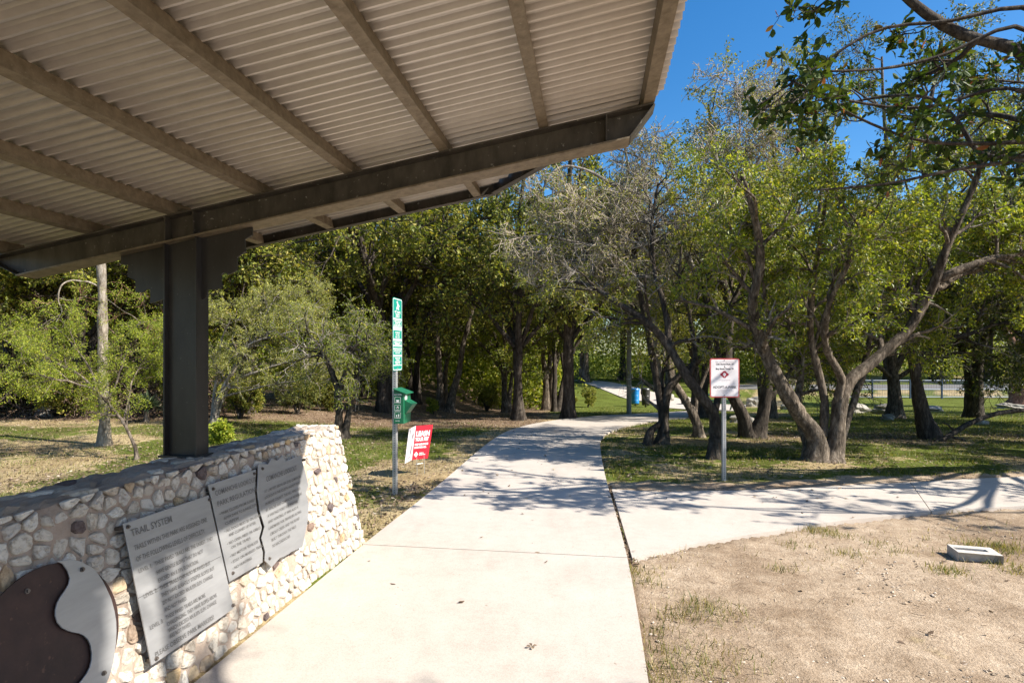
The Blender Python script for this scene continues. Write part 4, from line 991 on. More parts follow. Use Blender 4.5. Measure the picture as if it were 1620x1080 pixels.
# fascia round the far edge, clipped at both corners, and the same behind
def fascia(pts, side):
    mb = MB()
    for (xa, ya_), (xb, yb_) in zip(pts[:-1], pts[1:]):
        a = np.array([xa, ya_, bt(xa)]); b = np.array([xb, yb_, bt(xb)]); d = b - a; L = np.linalg.norm(d[:2]); n = np.array([-d[1], d[0], 0]) / L * side
        for off, wd, z0, z1 in ((0, .004, .0, HP + .034), (-.024, .044, -.004, 0)):
            A = a + n * off; B = b + n * off
            q = [A - n * wd / 2 + [0, 0, z0], A + n * wd / 2 + [0, 0, z0], A + n * wd / 2 + [0, 0, z1], A - n * wd / 2 + [0, 0, z1]]
            q += [B - n * wd / 2 + [0, 0, z0], B + n * wd / 2 + [0, 0, z0], B + n * wd / 2 + [0, 0, z1], B - n * wd / 2 + [0, 0, z1]]
            mb.add(q, [(0, 1, 2, 3), (7, 6, 5, 4), (0, 4, 5, 1), (1, 5, 6, 2), (2, 6, 7, 3), (3, 7, 4, 0)])
    mb.build('fascia', M['steel_beam'], sh)
fp = [(-3.42, YB + .075), (-2.56, Y1 + .026), (-.655, Y1 + .026), (.262, YB + .045)]
fascia(fp, 1)
fascia([(x, YB + YC - y) for x, y in fp], -1)
# columns with stepped bracket plates
XC0, XC1 = -2.345, -2.145
for yc in (YB, YC):
    zb = .945 if yc == YB else float(terrain(-2.25, yc))
    z_t = lambda x: bt(x) - .150
    mb = MB(); fw = .10
    for xa, xb in ((XC0, XC0 + .009), (XC1 - .009, XC1)):
        mb.prism([(xa, zb), (xb, zb), (xb, z_t(xb)), (xa, z_t(xa))], (0, yc, 0), (1, 0, 0), (0, 0, 1), (0, 1, 0), -fw / 2, fw / 2)
    mb.prism([(XC0 + .0095, zb), (XC1 - .0095, zb), (XC1 - .0095, z_t(XC1) - .001), (XC0 + .0095, z_t(XC0) - .001)], (0, yc, 0), (1, 0, 0), (0, 0, 1), (0, 1, 0), -.02, -.013)
    mb.build('column', M['steel_dark'], sh)
    mb = MB(); mb.box((-2.245, yc, zb + .002), (.235, .135, .012)); mb.build('base_plate', M['steel_dark'], sh)
    st = [(0, 0), (.30, 0), (.30, .045), (.255, .06), (.26, .125), (.21, .15), (.208, .22), (.165, .232), (.13, .215), (.115, .225), (.118, .30), (.09, .30), (.035, .292), (.025, .335), (0, .34)]
    for s, x0 in ((1, XC1 + .0005), (-1, XC0 - .0005)):
        poly = [(x0 + s * a, z_t(x0 + s * a) - .0005 - b) for a, b in st]
        mb = MB(); mb.prism(poly, (0, yc, 0), (1, 0, 0), (0, 0, 1), (0, 1, 0), -.005, .005); mb.build('bracket', M['steel_dark'], sh)

# ------------------------------------------------------------------ stone wall
def wx(z): return -1.84 - .2 * z              # battered front face
WT, WY0, WY1 = .935, .75, 4.30
wall = empty('stone_wall', (-2.1, 2.5, 0), 'rubble stone wall with pinkish mortar carrying the steel column and the metal plaques', 'wall')
rw2 = np.random.RandomState(8)
prof = [(wx(-.12), -.12)] + [(wx(z), z) for z in np.linspace(.05, WT - .04, 10)] + [(wx(WT) - .02, WT - .006)] + [(wx(WT) - t, WT + .008) for t in np.linspace(.06, .26, 6)] + [(-2.335, WT - .01), (-2.35, .6), (-2.38, .3), (-2.42, -.12)]
prof = np.array(prof); ns_ = 86; yy = np.linspace(WY0, WY1, ns_); V = []; Q = []
k = len(prof)
for i, y in enumerate(yy):
    e = max(0, (y - (WY1 - .06)) / .06)
    for j, (x, z) in enumerate(prof):
        x2 = x + (-2.15 - x) * .10 * e * e; jit = rw2.normal(size=3) * .0055
        yo = (.07 * (1 - z / WT) if e >= .99 else 0)
        V.append((x2 + jit[0], y + yo + jit[1], z + jit[2] - (.02 * e if z > .8 else 0)))
for i in range(ns_ - 1):
    for j in range(k - 1):
        v = i * k + j; Q.append((v, v + 1, v + k + 1, v + k))
core = MB(); core.v = V; core.f = [list(q) for q in Q] + [list(range(k)), list(range((ns_ - 1) * k, ns_ * k))]; core.m = [1 if (len(f) == 4 and 11 <= (f[0] % k) < 17) else 0 for f in core.f]
core.build('wall', [M['mortar'], M['capping']], wall)
# face stones: lumpy rounded blocks set in courses, one surface of the wall
SV = []; SQ = []; snb = 0
def stone(o, u, v, n, w_, h_, dp):
    global snb
    S = 11; rr = []
    ang_ = np.arange(S) * 2 * PI / S + rw2.uniform(-.12, .12, S); c, s = np.cos(ang_), np.sin(ang_); p_ = rw2.uniform(2.4, 4.2)
    R0 = 1 / (np.abs(c) ** p_ + np.abs(s) ** p_) ** (1 / p_) * rw2.uniform(.80, 1.06, S)
    tilt = rw2.normal(size=2) * .16
    P_ = []
    for q, hh in ((1.0, -.5), (1.0, .25), (.93, .62), (.74, .92), (.40, 1.0)):
        jit = 1 + rw2.uniform(-.05, .05, S) * (q < 1)
        a = c * R0 * q * jit * w_ / 2; b = s * R0 * q * jit * h_ / 2
        hz_ = dp * (hh + (tilt[0] * c * q + tilt[1] * s * q) * (hh > 0)) + rw2.normal(size=S) * dp * .09 * (hh > .5)
        P_.append(o + u * a[:, None] + v * b[:, None] + n * hz_[:, None])
    P_.append((o + n * dp * (1.0 + rw2.normal() * .08))[None])
    A = np.vstack(P_); SV.append(A)
    for r in range(4):
        for i in range(S):
            j = (i + 1) % S; SQ.append((snb + r * S + i, snb + r * S + j, snb + (r + 1) * S + j, snb + (r + 1) * S + i))
    for i in range(S): SQ.append((snb + 4 * S + i, snb + 4 * S + (i + 1) % S, snb + 5 * S, snb + 5 * S))
    snb += len(A)
nf = np.array([1, 0, .2]) / math.hypot(1, .2); vf = np.array([-.2, 0, 1]) / math.hypot(1, .2); uf = np.array([0, 1., 0])
def clip(poly, px_, py_, nx_, ny_):
    out = []
    for i in range(len(poly)):
        a_, b_ = poly[i], poly[(i + 1) % len(poly)]
        da = (a_[0] - px_) * nx_ + (a_[1] - py_) * ny_; db = (b_[0] - px_) * nx_ + (b_[1] - py_) * ny_
        if da <= 0: out.append(a_)
        if da * db < 0: t = da / (da - db); out.append((a_[0] + (b_[0] - a_[0]) * t, a_[1] + (b_[1] - a_[1]) * t))
    return out
seeds = []; z = .0
while z < WT - .01:
    rh = rw2.uniform(.04, .074); y = WY0 + rw2.uniform(0, .05)
    while y < WY1 + .09:
        w_ = .038 + .085 * rw2.rand() ** 1.4; seeds.append((y + w_ / 2 + rw2.normal() * .008, z + rh / 2 + rw2.normal() * .011)); y += w_
    z += rh
seeds = np.array(seeds)
def vstone(poly, org, u, v, n, dp):
    """lumpy stone filling one irregular cell of the rubble"""
    global snb
    poly = [q for a_, b_ in zip(poly, poly[1:] + poly[:1]) for q in ((a_[0] * .78 + b_[0] * .22, a_[1] * .78 + b_[1] * .22), (a_[0] * .22 + b_[0] * .78, a_[1] * .22 + b_[1] * .78))]
    q = np.array(poly); S = len(q); c_ = q.mean(0); tilt = rw2.normal(size=2) * .22; ext = np.abs(q - c_).max(0) + 1e-6
    q = c_ + (q - c_) * rw2.uniform(.88, 1.06, (S, 1)); P_ = []
    for k_, hh in ((1.0, -.6), (1.0, .2), (.95, .62), (.80, .93), (.42, 1.0)):
        w2 = c_ + (q - c_) * k_ * (1 + rw2.uniform(-.05, .05, (S, 1)) * (k_ < 1)); rel = (q - c_) / ext
        h_ = dp * (hh + (rel @ tilt) * k_ * (hh > 0) + rw2.normal(size=S) * .13 * (hh > .5)); P_.append(org + u * w2[:, :1] + v * w2[:, 1:] + n * h_[:, None])
    P_.append((org + u * c_[0] + v * c_[1] + n * dp * (1 + rw2.normal() * .12))[None]); A = np.vstack(P_); SV.append(A)
    for r in range(4):
        for i in range(S): j = (i + 1) % S; SQ.append((snb + r * S + i, snb + r * S + j, snb + (r + 1) * S + j, snb + (r + 1) * S + i))
    for i in range(S): SQ.append((snb + 4 * S + i, snb + 4 * S + (i + 1) % S, snb + 5 * S, snb + 5 * S))
    snb += len(A)
sc_ = math.hypot(1, .2)
for k_, (sy, sz) in enumerate(seeds):
    if rw2.rand() < .05: continue
    dd = np.hypot(seeds[:, 0] - sy, seeds[:, 1] - sz); near = np.argsort(dd)[1:16]
    poly = [(sy - .09, sz - .07), (sy + .09, sz - .07), (sy + .09, sz + .07), (sy - .09, sz + .07)]; gap = rw2.uniform(.002, .008)
    for j in near:
        d_ = seeds[j] - (sy, sz); L_ = np.hypot(*d_); m_ = (sy, sz) + d_ * (.5 - gap / L_); poly = clip(poly, m_[0], m_[1], d_[0] / L_, d_[1] / L_)
    poly = clip(clip(poly, 0, WT + .005, 0, 1), WY1 + .07, 0, 1, .07 / WT)
    if len(poly) < 3: continue
    q = np.array(poly)
    if (q.max(0) - q.min(0)).min() < .018: continue
    vstone([(a_, b_ * sc_) for a_, b_ in poly], np.array([wx(0), 0, 0]), uf, vf, nf, rw2.uniform(.005, .018))
for r in range(13):                                 # end face
    zc = .03 + r * .07
    for q in range(6):
        xx = wx(zc) - .03 - q * (.085) ; xx = max(xx, -2.38)
        stone(np.array([xx, WY1 + .07 * (1 - zc / WT) - .005, zc + rw2.normal() * .008]), np.array([-1., 0, 0]), np.array([0, -.07, 1.]), np.array([0, 1., .07]), rw2.uniform(.06, .085), rw2.uniform(.05, .07), .02)
for q in range(11):                                 # lit rim stones at the top of the end
    stone(np.array([wx(WT) - .025 - .029 * q, WY1 - .03 + rw2.normal() * .008, WT - .012]), np.array([1., 0, 0]), np.array([0, 1., 0]), np.array([0, 0, 1.]), .05, .07, .022)
for q in range(34):                                 # a few flat stones in the capping
    y = rw2.uniform(WY0, WY1 - .08); stone(np.array([rw2.uniform(-2.29, -2.07), y, WT + .002]), np.array([.3, 1., 0]), np.array([1., -.3, 0]), np.array([0, 0, 1.]), rw2.uniform(.06, .16), rw2.uniform(.05, .09), .012)
smesh = MB(); smesh.v = [tuple(q) for q in np.vstack(SV)]; smesh.f = [list(dict.fromkeys(q)) for q in SQ]; smesh.m = [0] * len(SQ)
so2 = smesh.build('stonework', M['stone'], wall, smooth=False)

# ------------------------------------------------------------------ metal plaques bolted on the wall
def wall_hit(px, py, off=.03):
    d = ray(px, py); p0 = np.array([wx(0), 0, 0]) + nf * off; c = np.array([0, 0, EYE])
    t = ((p0 - c) @ nf) / (d @ nf); return c + d * t
def plane_uv(p, o): q = p - o; return (q @ uf, q @ vf)
WO = np.array([wx(0), 0, 0])
def plaque(name, pix, label, bolts, off=.03, mat='steel_plate', thick=.006):
    pts = [plane_uv(wall_hit(a, b, off), WO + nf * off) for a, b in pix]
    c = np.mean([WO + uf * a + vf * b for a, b in pts], axis=0)
    r = empty(name, c, label, 'plaque', 'metal plaques bolted to the stone wall')
    mb = MB(); mb.prism(pts, WO + nf * off, uf, vf, nf, -thick, 0); mb.build('plate', M[mat], r, bevel=.0012)
    for a, b in bolts:
        p = wall_hit(a, b, off); mb = MB(); mb.cyl(p - nf * .06, p + nf * .004, .009, k=14); mb.cyl(p + nf * .004, p + nf * .010, .0055, .0055, k=6); mb.build('bolt', M['bolt'], r)
    return r, pts
def frame(pts4, off):
    """unit frame from TL, TR, BL plate coordinates"""
    q = [WO + nf * off + uf * a + vf * b for a, b in pts4]
    u = q[1] - q[0]; v = q[2] - q[0]; W, H = np.linalg.norm(u), np.linalg.norm(v)
    return q[0], u / W, v / H, W, H

O1 = .058
r1, p1 = plaque('metal_plaque', [(195, 828), (330, 783), (370, 962), (240, 1052)], 'large square metal plaque headed TRAIL SYSTEM bolted to the stone wall', [(202, 833), (331, 790), (368, 957), (247, 1041)], O1)
o, u, v, W1_, H1_ = frame([p1[0], p1[1], p1[3]], O1)
T1 = [('TRAIL SYSTEM', .05, .105, .072, .44), ('TRAILS WITHIN THIS PARK ARE ASSIGNED ONE', .05, .205, .052, .86), ('OF THE FOLLOWING LEVELS OF DIFFICULTY', .05, .285, .052, .80),
      ('LEVEL 1:', .05, .365, .042, .14), ('THESE PAVED TRAILS ARE THE EASIEST. THEY', .22, .365, .042, .72), ('HAVE GENTLE SLOPES THAT DO NOT', .22, .43, .042, .56), ('EXCEED AN 8.33% ELEVATION.', .22, .49, .042, .48),
      ('LEVEL 2:', .05, .545, .042, .14), ('THESE TRAILS CAN ALSO BE PAVED BUT', .22, .545, .042, .62), ('THEY HAVE SLIGHTLY STEEPER SLOPES BUT', .22, .60, .042, .66), ('DO NOT EXCEED AN 8.33% ELEV. CHANGE', .22, .655, .042, .62), ('AND NOT PAVED.', .22, .71, .042, .26),
      ('LEVEL 3:', .05, .77, .042, .14), ('THESE PAVED TRAILS ARE MORE', .22, .765, .042, .48), ('CHALLENGING. THEY HAVE SLOPES ABOVE', .22, .815, .042, .62), ('WHICH EXCEED AN 8.33% ELEV. CHANGE', .22, .862, .042, .60), ('ARE NOT PAVED.', .22, .905, .042, .25), ('PLEASE OBSERVE PARK MARKERS!', .05, .965, .05, .70)]
mb = MB(); write(mb, [(t, x * W1_, y * H1_, s * H1_, w_ * W1_, 'L', .0002) for t, x, y, s, w_ in T1], o, u, v, nf); mb.build('lettering', M['letter'], r1, recalc=False)
mb = MB(); mb.box(o + u * W1_ / 2 + v * H1_ * .525 + nf * .0006, (W1_ * .998, .0025, .0012), (u, v, nf)); mb.build('seam', M['letter'], r1)

O2 = .05
r2, p2 = plaque('metal_plaque', [(329.5, 766.7), (405, 742), (403.5, 778), (407, 808), (414.5, 834), (410, 851), (416, 873), (415.5, 889), (363, 920)], 'narrow metal plaque of park regulations between the square and the jagged plaques', [(337, 773), (402, 749), (368, 906)], O2)
o, u, v, W2_, H2_ = frame([p2[0], p2[1], p2[8]], O2)
T2 = [('COMANCHE LOOKOUT', .08, .13, .075, .86), ('PARK REGULATIONS', .08, .24, .075, .84), ('\u2022 PARK CLOSES FROM SUNSET', .08, .335, .042, .76), ('AFTER DARK TO SUNRISE CITY', .14, .395, .042, .70), ('CURFEW', .14, .45, .042, .28), ('\u2022 ALL DOGS MUST BE ON LEASH', .10, .52, .042, .78), ('AND CLEANED UP AFTER', .16, .575, .042, .58), ('\u2022 NO OPEN FIRES OR GRILLS', .10, .65, .042, .72), ('ON THE TRAILS', .16, .705, .042, .40), ('\u2022 NO MOTOR VEHICLES', .10, .78, .042, .6), ('\u2022 STAY ON MARKED TRAILS', .10, .845, .042, .7), ('\u2022 NO HUNTING', .10, .91, .042, .4)]
mb = MB(); write(mb, [(t, x * W2_, y * H2_, s * H2_, w_ * W2_, 'L', .0002) for t, x, y, s, w_ in T2], o, u, v, nf); mb.build('lettering', M['letter'], r2, recalc=False)

O3 = .053
P3x = [(409, 733), (424, 734), (430, 724.5), (439, 728), (447, 720), (452, 729), (464, 724), (475.5, 720), (482, 742), (488, 767), (484, 780), (489, 797), (487, 824), (479, 864), (462, 872), (457, 876), (449, 880), (443, 882), (436, 890), (430, 897), (419, 886), (420, 873), (414, 851), (419, 833), (411, 807), (407, 777)]
r3, p3 = plaque('metal_plaque', P3x, 'jagged-edged metal plaque headed COMANCHE LOOKOUT at the lit end of the wall', [(415, 741), (481, 727), (487, 827), (426, 883)], O3)
q0, q1, q3 = [plane_uv(wall_hit(*a, O3), WO + nf * O3) for a in ((409, 733), (476, 711), (424, 899))]
o, u, v, W3_, H3_ = frame([q0, q1, q3], O3)
T3 = [('COMANCHE LOOKOUT', .12, .20, .075, .72), ('AT 1,340 FEET ABOVE SEA LEVEL COMANCHE', .06, .30, .04, .86), ('LOOKOUT IS THE FOURTH HIGHEST POINT', .06, .36, .04, .84), ('IN BEXAR COUNTY. THE HILL WAS USED', .06, .42, .04, .82), ('BY APACHE AND COMANCHE INDIANS AS', .06, .48, .04, .84), ('A VANTAGE POINT FOR WARFARE', .08, .54, .04, .70), ('AND HUNTING. IT WAS ALSO A', .08, .60, .04, .70), ('LANDMARK FOR TRAVELERS ALONG', .08, .66, .04, .76), ('CIBOLO CREEK AND THE ROAD', .10, .72, .04, .68), ('BUILT THROUGH THE HILLS', .12, .78, .04, .56), ('TO NACOGDOCHES', .12, .84, .04, .40)]
mb = MB(); write(mb, [(t, x * W3_, y * H3_, s * H3_, w_ * W3_, 'L', .0002) for t, x, y, s, w_ in T3], o, u, v, nf); mb.build('lettering', M['letter'], r3, recalc=False)

# round plaque: rust disc with a steel half cut along an S
O4 = .06
cpx = lambda x, y: (x / 3.856, 800 + y / 3.856)
seam = [cpx(*q) for q in ((345, 335), (385, 352), (415, 395), (428, 440), (420, 475), (400, 510), (370, 552), (350, 590), (340, 630), (340, 670), (352, 710), (380, 742), (415, 760), (450, 770), (485, 776), (515, 790), (540, 815), (555, 850), (562, 895), (560, 940), (550, 980), (530, 1020), (500, 1060), (460, 1110), (420, 1160))]
outer = [cpx(*q) for q in ((430, 325), (480, 333), (520, 350), (560, 372), (590, 400), (625, 450), (650, 500), (680, 565), (700, 640), (710, 700), (712, 760), (709, 830), (700, 900), (692, 950), (680, 1000), (664, 1050), (640, 1100), (600, 1160), (540, 1210), (470, 1230))]
r4, p4 = plaque('round_plaque', seam + outer[::-1], 'large round plaque of dark rusty metal with a wavy steel half, nearest on the wall', [cpx(500, 387), cpx(632, 1018)], O4)
arr = [plane_uv(wall_hit(*cpx(*q), O4 - .014), WO + nf * (O4 - .014)) for q in ((340, 332), (700, 640), (712, 760), (700, 900), (680, 1000), (150, 420), (250, 350), (50, 540))]
Am = np.array([[2 * a, 2 * b, 1] for a, b in arr]); bm_ = np.array([a * a + b * b for a, b in arr]); sol = np.linalg.lstsq(Am, bm_, rcond=None)[0]; cr = math.sqrt(sol[2] + sol[0] ** 2 + sol[1] ** 2)
disc = [(sol[0] + cr * math.cos(t), sol[1] + cr * math.sin(t)) for t in np.arange(64) * 2 * PI / 64]
mb = MB(); mb.prism(disc, WO + nf * (O4 - .014), uf, vf, nf, -.006, 0); mb.build('disc', M['rust'], r4, bevel=.001)
p = wall_hit(*cpx(162, 519), O4 - .014); mb = MB(); mb.cyl(p - nf * .05, p + nf * .005, .009, k=14); mb.cyl(p + nf * .005, p + nf * .011, .0055, k=6); mb.build('bolt', M['bolt'], r4)

# ------------------------------------------------------------------ signs
def tube_post(name, b, h, wd, parent, a=0.0):
    ca, sa = math.cos(a), math.sin(a); X = (ca, sa, 0); Y = (-sa, ca, 0); mb = MB(); b = np.array(b)
    mb.box(b + [0, 0, h / 2 - .05], (wd, wd, h + .1), (X, Y, (0, 0, 1)))
    po = mb.build(name, M['galv_post'], parent, bevel=.003)
    mb = MB(); n = int(h / .0254 / 1.0)
    for i in range(n):
        z_ = .03 + i * .0254
        if z_ > h - .02: break
        for ax, sgn in ((np.array(Y), -1), (np.array(X), 1), (np.array(X), -1)):
            c = b + ax * sgn * (wd / 2 + .0004) + [0, 0, z_]; mb.cyl(c - ax * sgn * .004, c + ax * sgn * .0003, .0058, k=6)
    mb.build('hole', M['hole'], po); 

    return po
def rrect(w_, h_, r, n=5):
    out = []
    for cx_, cy_, a0 in ((w_ / 2 - r, h_ / 2 - r, 0), (-w_ / 2 + r, h_ / 2 - r, 90), (-w_ / 2 + r, -h_ / 2 + r, 180), (w_ / 2 - r, -h_ / 2 + r, 270)):
        for k in range(n + 1): t = math.radians(a0 + 90 * k / n); out.append((cx_ + r * math.cos(t), cy_ + r * math.sin(t)))
    return out

# pet waste station
pb = G(625, 783)
ps = empty('pet_waste_station', pb, 'tall pet waste post with a narrow green rules sign and a green bag dispenser', 'pet waste station')
tube_post('post', pb, 2.08, .046, ps)
zt_, zb_ = EYE + 90 * depth(pb) / F, EYE - 24 * depth(pb) / F; sw = .29; shh = zt_ - zb_
so_c = pb * [1, 1, 0] + [.0275, .0, (zt_ + zb_) / 2]; su, sv, sn_ = np.array([0, 1., 0]), np.array([0, 0, 1.]), np.array([1., 0, 0])
mb = MB(); mb.prism(rrect(sw, shh, .03), so_c, su, sv, sn_, -.0025, 0); sp_ = mb.build('sign_panel', M['sign_green'], ps)
mb = MB(); ou = rrect(sw - .012, shh - .012, .026); inn = rrect(sw - .026, shh - .026, .02); k = len(ou)
mb.add([so_c + su * a + sv * b + sn_ * .001 for a, b in ou + inn], [(i, (i + 1) % k, k + (i + 1) % k, k + i) for i in range(k)])
tl = so_c - su * sw / 2 + sv * shh / 2
hb = lambda y, h: mb.box(tl + su * sw / 2 - sv * shh * y + sn_ * .001, (sw - .04, shh * h, .0008), (su, sv, sn_))
for y, h in ((.29, .024), (.385, .006), (.42, .045), (.575, .028), (.655, .022), (.70, .016), (.795, .022), (.925, .01)): hb(y, h)
# figure with a dog lead
fig = lambda pts, t=.001: mb.add([so_c + su * ((a - .5) * sw) + sv * ((.5 - b) * shh) + sn_ * t for a, b in pts], [tuple(range(len(pts)))])
fig([(.40, .045), (.50, .04), (.56, .06), (.50, .075), (.42, .068)]); fig([(.44, .075), (.56, .075), (.60, .12), (.50, .125)]); fig([(.50, .12), (.60, .115), (.66, .155), (.58, .16)]); fig([(.42, .11), (.50, .115), (.46, .16), (.38, .158)]); fig([(.56, .08), (.60, .075), (.72, .11), (.68, .118)])
wl = []
for t, y, s, w_ in (('PET WASTE', .205, .042, .62), ('TRANSMITS', .235, .03, .44), ('DISEASE', .262, .028, .4), ('LEASH, CURB AND', .328, .024, .7), ('CLEAN UP', .352, .024, .56), ('AFTER YOUR PET', .375, .02, .7), ('IT IS THE LAW', .485, .03, .5), ('CITY CODE', .515, .026, .4), ('SEC. 5-19', .545, .026, .46), ('DISPOSE OF WASTE', .62, .022, .7), ('PROPERLY', .64, .018, .5), ('KEEP PARK CLEAN', .735, .022, .72), ('AND SAFE', .762, .02, .5), ('PLEASE TAKE', .838, .026, .5), ('A BAG', .862, .022, .36), ('TIE AND DISPOSE', .886, .022, .6), ('THANK YOU', .908, .02, .5)):
    wl.append((t, sw / 2, y * shh, s * shh * .95, w_ * sw, 'C', .0008))
write(mb, wl, tl, su, -sv, sn_, .0006, thick=.0006)
mb.build('lettering', M['white'], sp_, recalc=False)
mb = MB()
for f_ in (.03, .97): p = tl + su * sw / 2 - sv * shh * f_; mb.cyl(p, p + sn_ * .004, .008, k=8)
mb.build('bolt', M['galv_post'], sp_)
# dispenser box: front faces the path, icons on the side towards the viewer
Db = depth(pb); z1 = EYE + (HY - 615) * Db / F; z0b = EYE + (HY - 668) * Db / F
bx0, bx1, by0, by1 = pb[0] + .0235, pb[0] + .135, pb[1] - .11, pb[1] + .12
mb = MB(); mb.prism([(bx0, z0b), (bx1, z0b), (bx1, z1 - .045), (bx0, z1 - .005)], (0, 0, 0), (1, 0, 0), (0, 0, 1), (0, 1, 0), by0, by1); bo = mb.build('dispenser', M['box_green'], ps, bevel=.004)
mb = MB(); mb.prism([(bx0 - .002, z1 + .0), (bx1 + .03, z1 - .05), (bx1 + .03, z1 - .038), (bx0 - .002, z1 + .014)], (0, 0, 0), (1, 0, 0), (0, 0, 1), (0, 1, 0), by0 - .012, by1 + .012); mb.build('lid', M['box_green'], bo, bevel=.003)
mb = MB(); zc = (z0b + z1) / 2; mb.prism([(bx1 + .0005, zc + .07), (bx1 + .085, zc + .025), (bx1 + .012, zc - .075), (bx1 + .0005, zc - .075)], (0, 0, 0), (1, 0, 0), (0, 0, 1), (0, 1, 0), by0 + .03, by1 - .03); mb.build('chute', M['box_green'], bo, bevel=.003)
mb = MB(); mb.box((bx1 + .001, by0 + .07, z1 - .085), (.001, .07, .05)); mb.build('sticker', M['white'], bo)
mb = MB(); bw = bx1 - bx0; oo = np.array([bx0, by0 - .0006, z1]); U_, V_, N_ = np.array([1., 0, 0]), np.array([0, 0, -1.]), np.array([0, -1., 0]); bh = z1 - z0b
def bar(x0, y0, x1, y1): mb.box(oo + U_ * (x0 + x1) / 2 * bw + V_ * (y0 + y1) / 2 * bh + N_ * .0004, (abs(x1 - x0) * bw, abs(y1 - y0) * bh, .0006), (U_, V_, N_))
for y in (.22, .45, .66):
    bar(.10, y, .70, y + .006); bar(.10, y + .17, .70, y + .176); bar(.10, y, .125, y + .17); bar(.675, y, .70, y + .17)
for q in ((.25, .30, .55, .33), (.3, .33, .5, .36), (.2, .36, .6, .372), (.33, .49, .47, .56), (.28, .52, .52, .55), (.2, .6, .6, .612), (.25, .74, .35, .79), (.45, .72, .55, .79), (.2, .81, .6, .822)): bar(*q)
write(mb, [('DOG WASTE', bw * .08, bh * .17, bh * .06, bw * .7, 'L', .0005), ('BAGS', bw * .2, bh * .93, bh * .05, bw * .4, 'L', 0)], oo, U_, V_, N_, .0004, thick=.0004)
mb.build('pictograms', M['white'], bo, recalc=False)

# folded yard sign
ysb = G(664, 752); Dy = depth(ysb)
ys_ = empty('yard_sign', ysb, 'folded red and white plastic yard sign reading LEASH YOUR PET', 'yard sign')
ft, fb = P(658, 673.5, Dy), P(651.5, 727, Dy); rt_, rb = P(685, 671.5, Dy + .12), P(677, 724.5, Dy + .12); lt, lb = P(647.5, 678.5, Dy - .22), P(640.5, 733, Dy - .22)
def slab4(mb, a, b, c, d, t=.004):
    n = np.cross(b - a, d - a); n /= np.linalg.norm(n); mb.add([a, b, c, d, a + n * t, b + n * t, c + n * t, d + n * t], [(0, 1, 2, 3), (7, 6, 5, 4), (0, 4, 5, 1), (1, 5, 6, 2), (2, 6, 7, 3), (3, 7, 4, 0)])
    return n
mb = MB(); slab4(mb, fb, rb, rt_, ft, -.004); yr_ = mb.build('red_panel', M['sign_red'], ys_)
mb = MB(); slab4(mb, lb, fb - (fb - lb) * .004, ft - (ft - lt) * .004, lt, -.004); yw = mb.build('white_panel', M['white_dirty'], ys_)
def bil(a, b, c, d, s, t): return (a * (1 - s) + b * s) * (1 - t) + (d * (1 - s) + c * s) * t     # a TL b TR c BR d BL
nR = np.cross(rt_ - ft, fb - ft); nR /= np.linalg.norm(nR); nR = nR if nR @ (np.array([0, 0, EYE]) - ft) > 0 else -nR
u_ = (rt_ - ft); Wr = np.linalg.norm(u_); u_ /= Wr; v_ = (fb - ft); Hr = np.linalg.norm(v_); v_ /= Hr
mb = MB(); write(mb, [('LEASH', .06 * Wr, .31 * Hr, .21 * Hr, .80 * Wr, 'L', .005), ('YOUR PET', .04 * Wr, .455 * Hr, .145 * Hr, .80 * Wr, 'L', .004), ('KEEP OUR PARKS', .06 * Wr, .58 * Hr, .075 * Hr, .78 * Wr, 'L', .0025), ('SAFE FOR ALL', .06 * Wr, .67 * Hr, .075 * Hr, .70 * Wr, 'L', .0025), ('PARKS &', .38 * Wr, .835 * Hr, .045 * Hr, .26 * Wr, 'L', .001), ('RECREATION', .38 * Wr, .885 * Hr, .045 * Hr, .36 * Wr, 'L', .001)], ft, u_, v_, nR, .002, thick=.001)
cq = ft + u_ * .2 * Wr + v_ * .85 * Hr + nR * .003
mb.add([cq + u_ * a * Wr + v_ * b * Hr for a, b in ((0, -.085), (.05, -.05), (.13, 0), (.05, .05), (0, .085), (-.05, .05), (-.13, 0), (-.05, -.05))], [tuple(range(8))]); mb.build('lettering', M['white'], yr_, recalc=False)
mb = MB(); nL = np.cross(ft - lt, lb - lt); nL /= np.linalg.norm(nL); nL = nL if nL @ (np.array([0, 0, EYE]) - lt) > 0 else -nL
for blob in ([(.55, .22), (.80, .16), (.86, .28), (.68, .36), (.52, .33)], [(.62, .55), (.80, .5), (.78, .75), (.60, .86), (.52, .75)], [(.35, .88), (.72, .84), (.70, .88), (.4, .93)], [(.25, .62), (.34, .6), (.32, .7), (.24, .7)]): mb.add([bil(lt, ft, fb, lb, a, b) + nL * .002 for a, b in blob], [tuple(range(len(blob)))])
mb.build('dog_picture', M['grey_ink'], yw, recalc=False)
mb = MB()
for s in (.25, .7):
    a = bil(ft, rt_, rb, fb, s, .8) - nR * .006; e = np.array([a[0] + .01, a[1], float(terrain(a[0], a[1])) - .08]); mb.cyl(a, e, .0028, k=6)
c0 = bil(ft, rt_, rb, fb, .25, 1.0) - nR * .006 + [0, 0, -.06]; c1 = bil(ft, rt_, rb, fb, .7, 1.0) - nR * .006 + [0, 0, -.06]; mb.cyl(c0, c1, .0025, k=6)
mb.build('wire_stake', M['galv_post'], ys_)

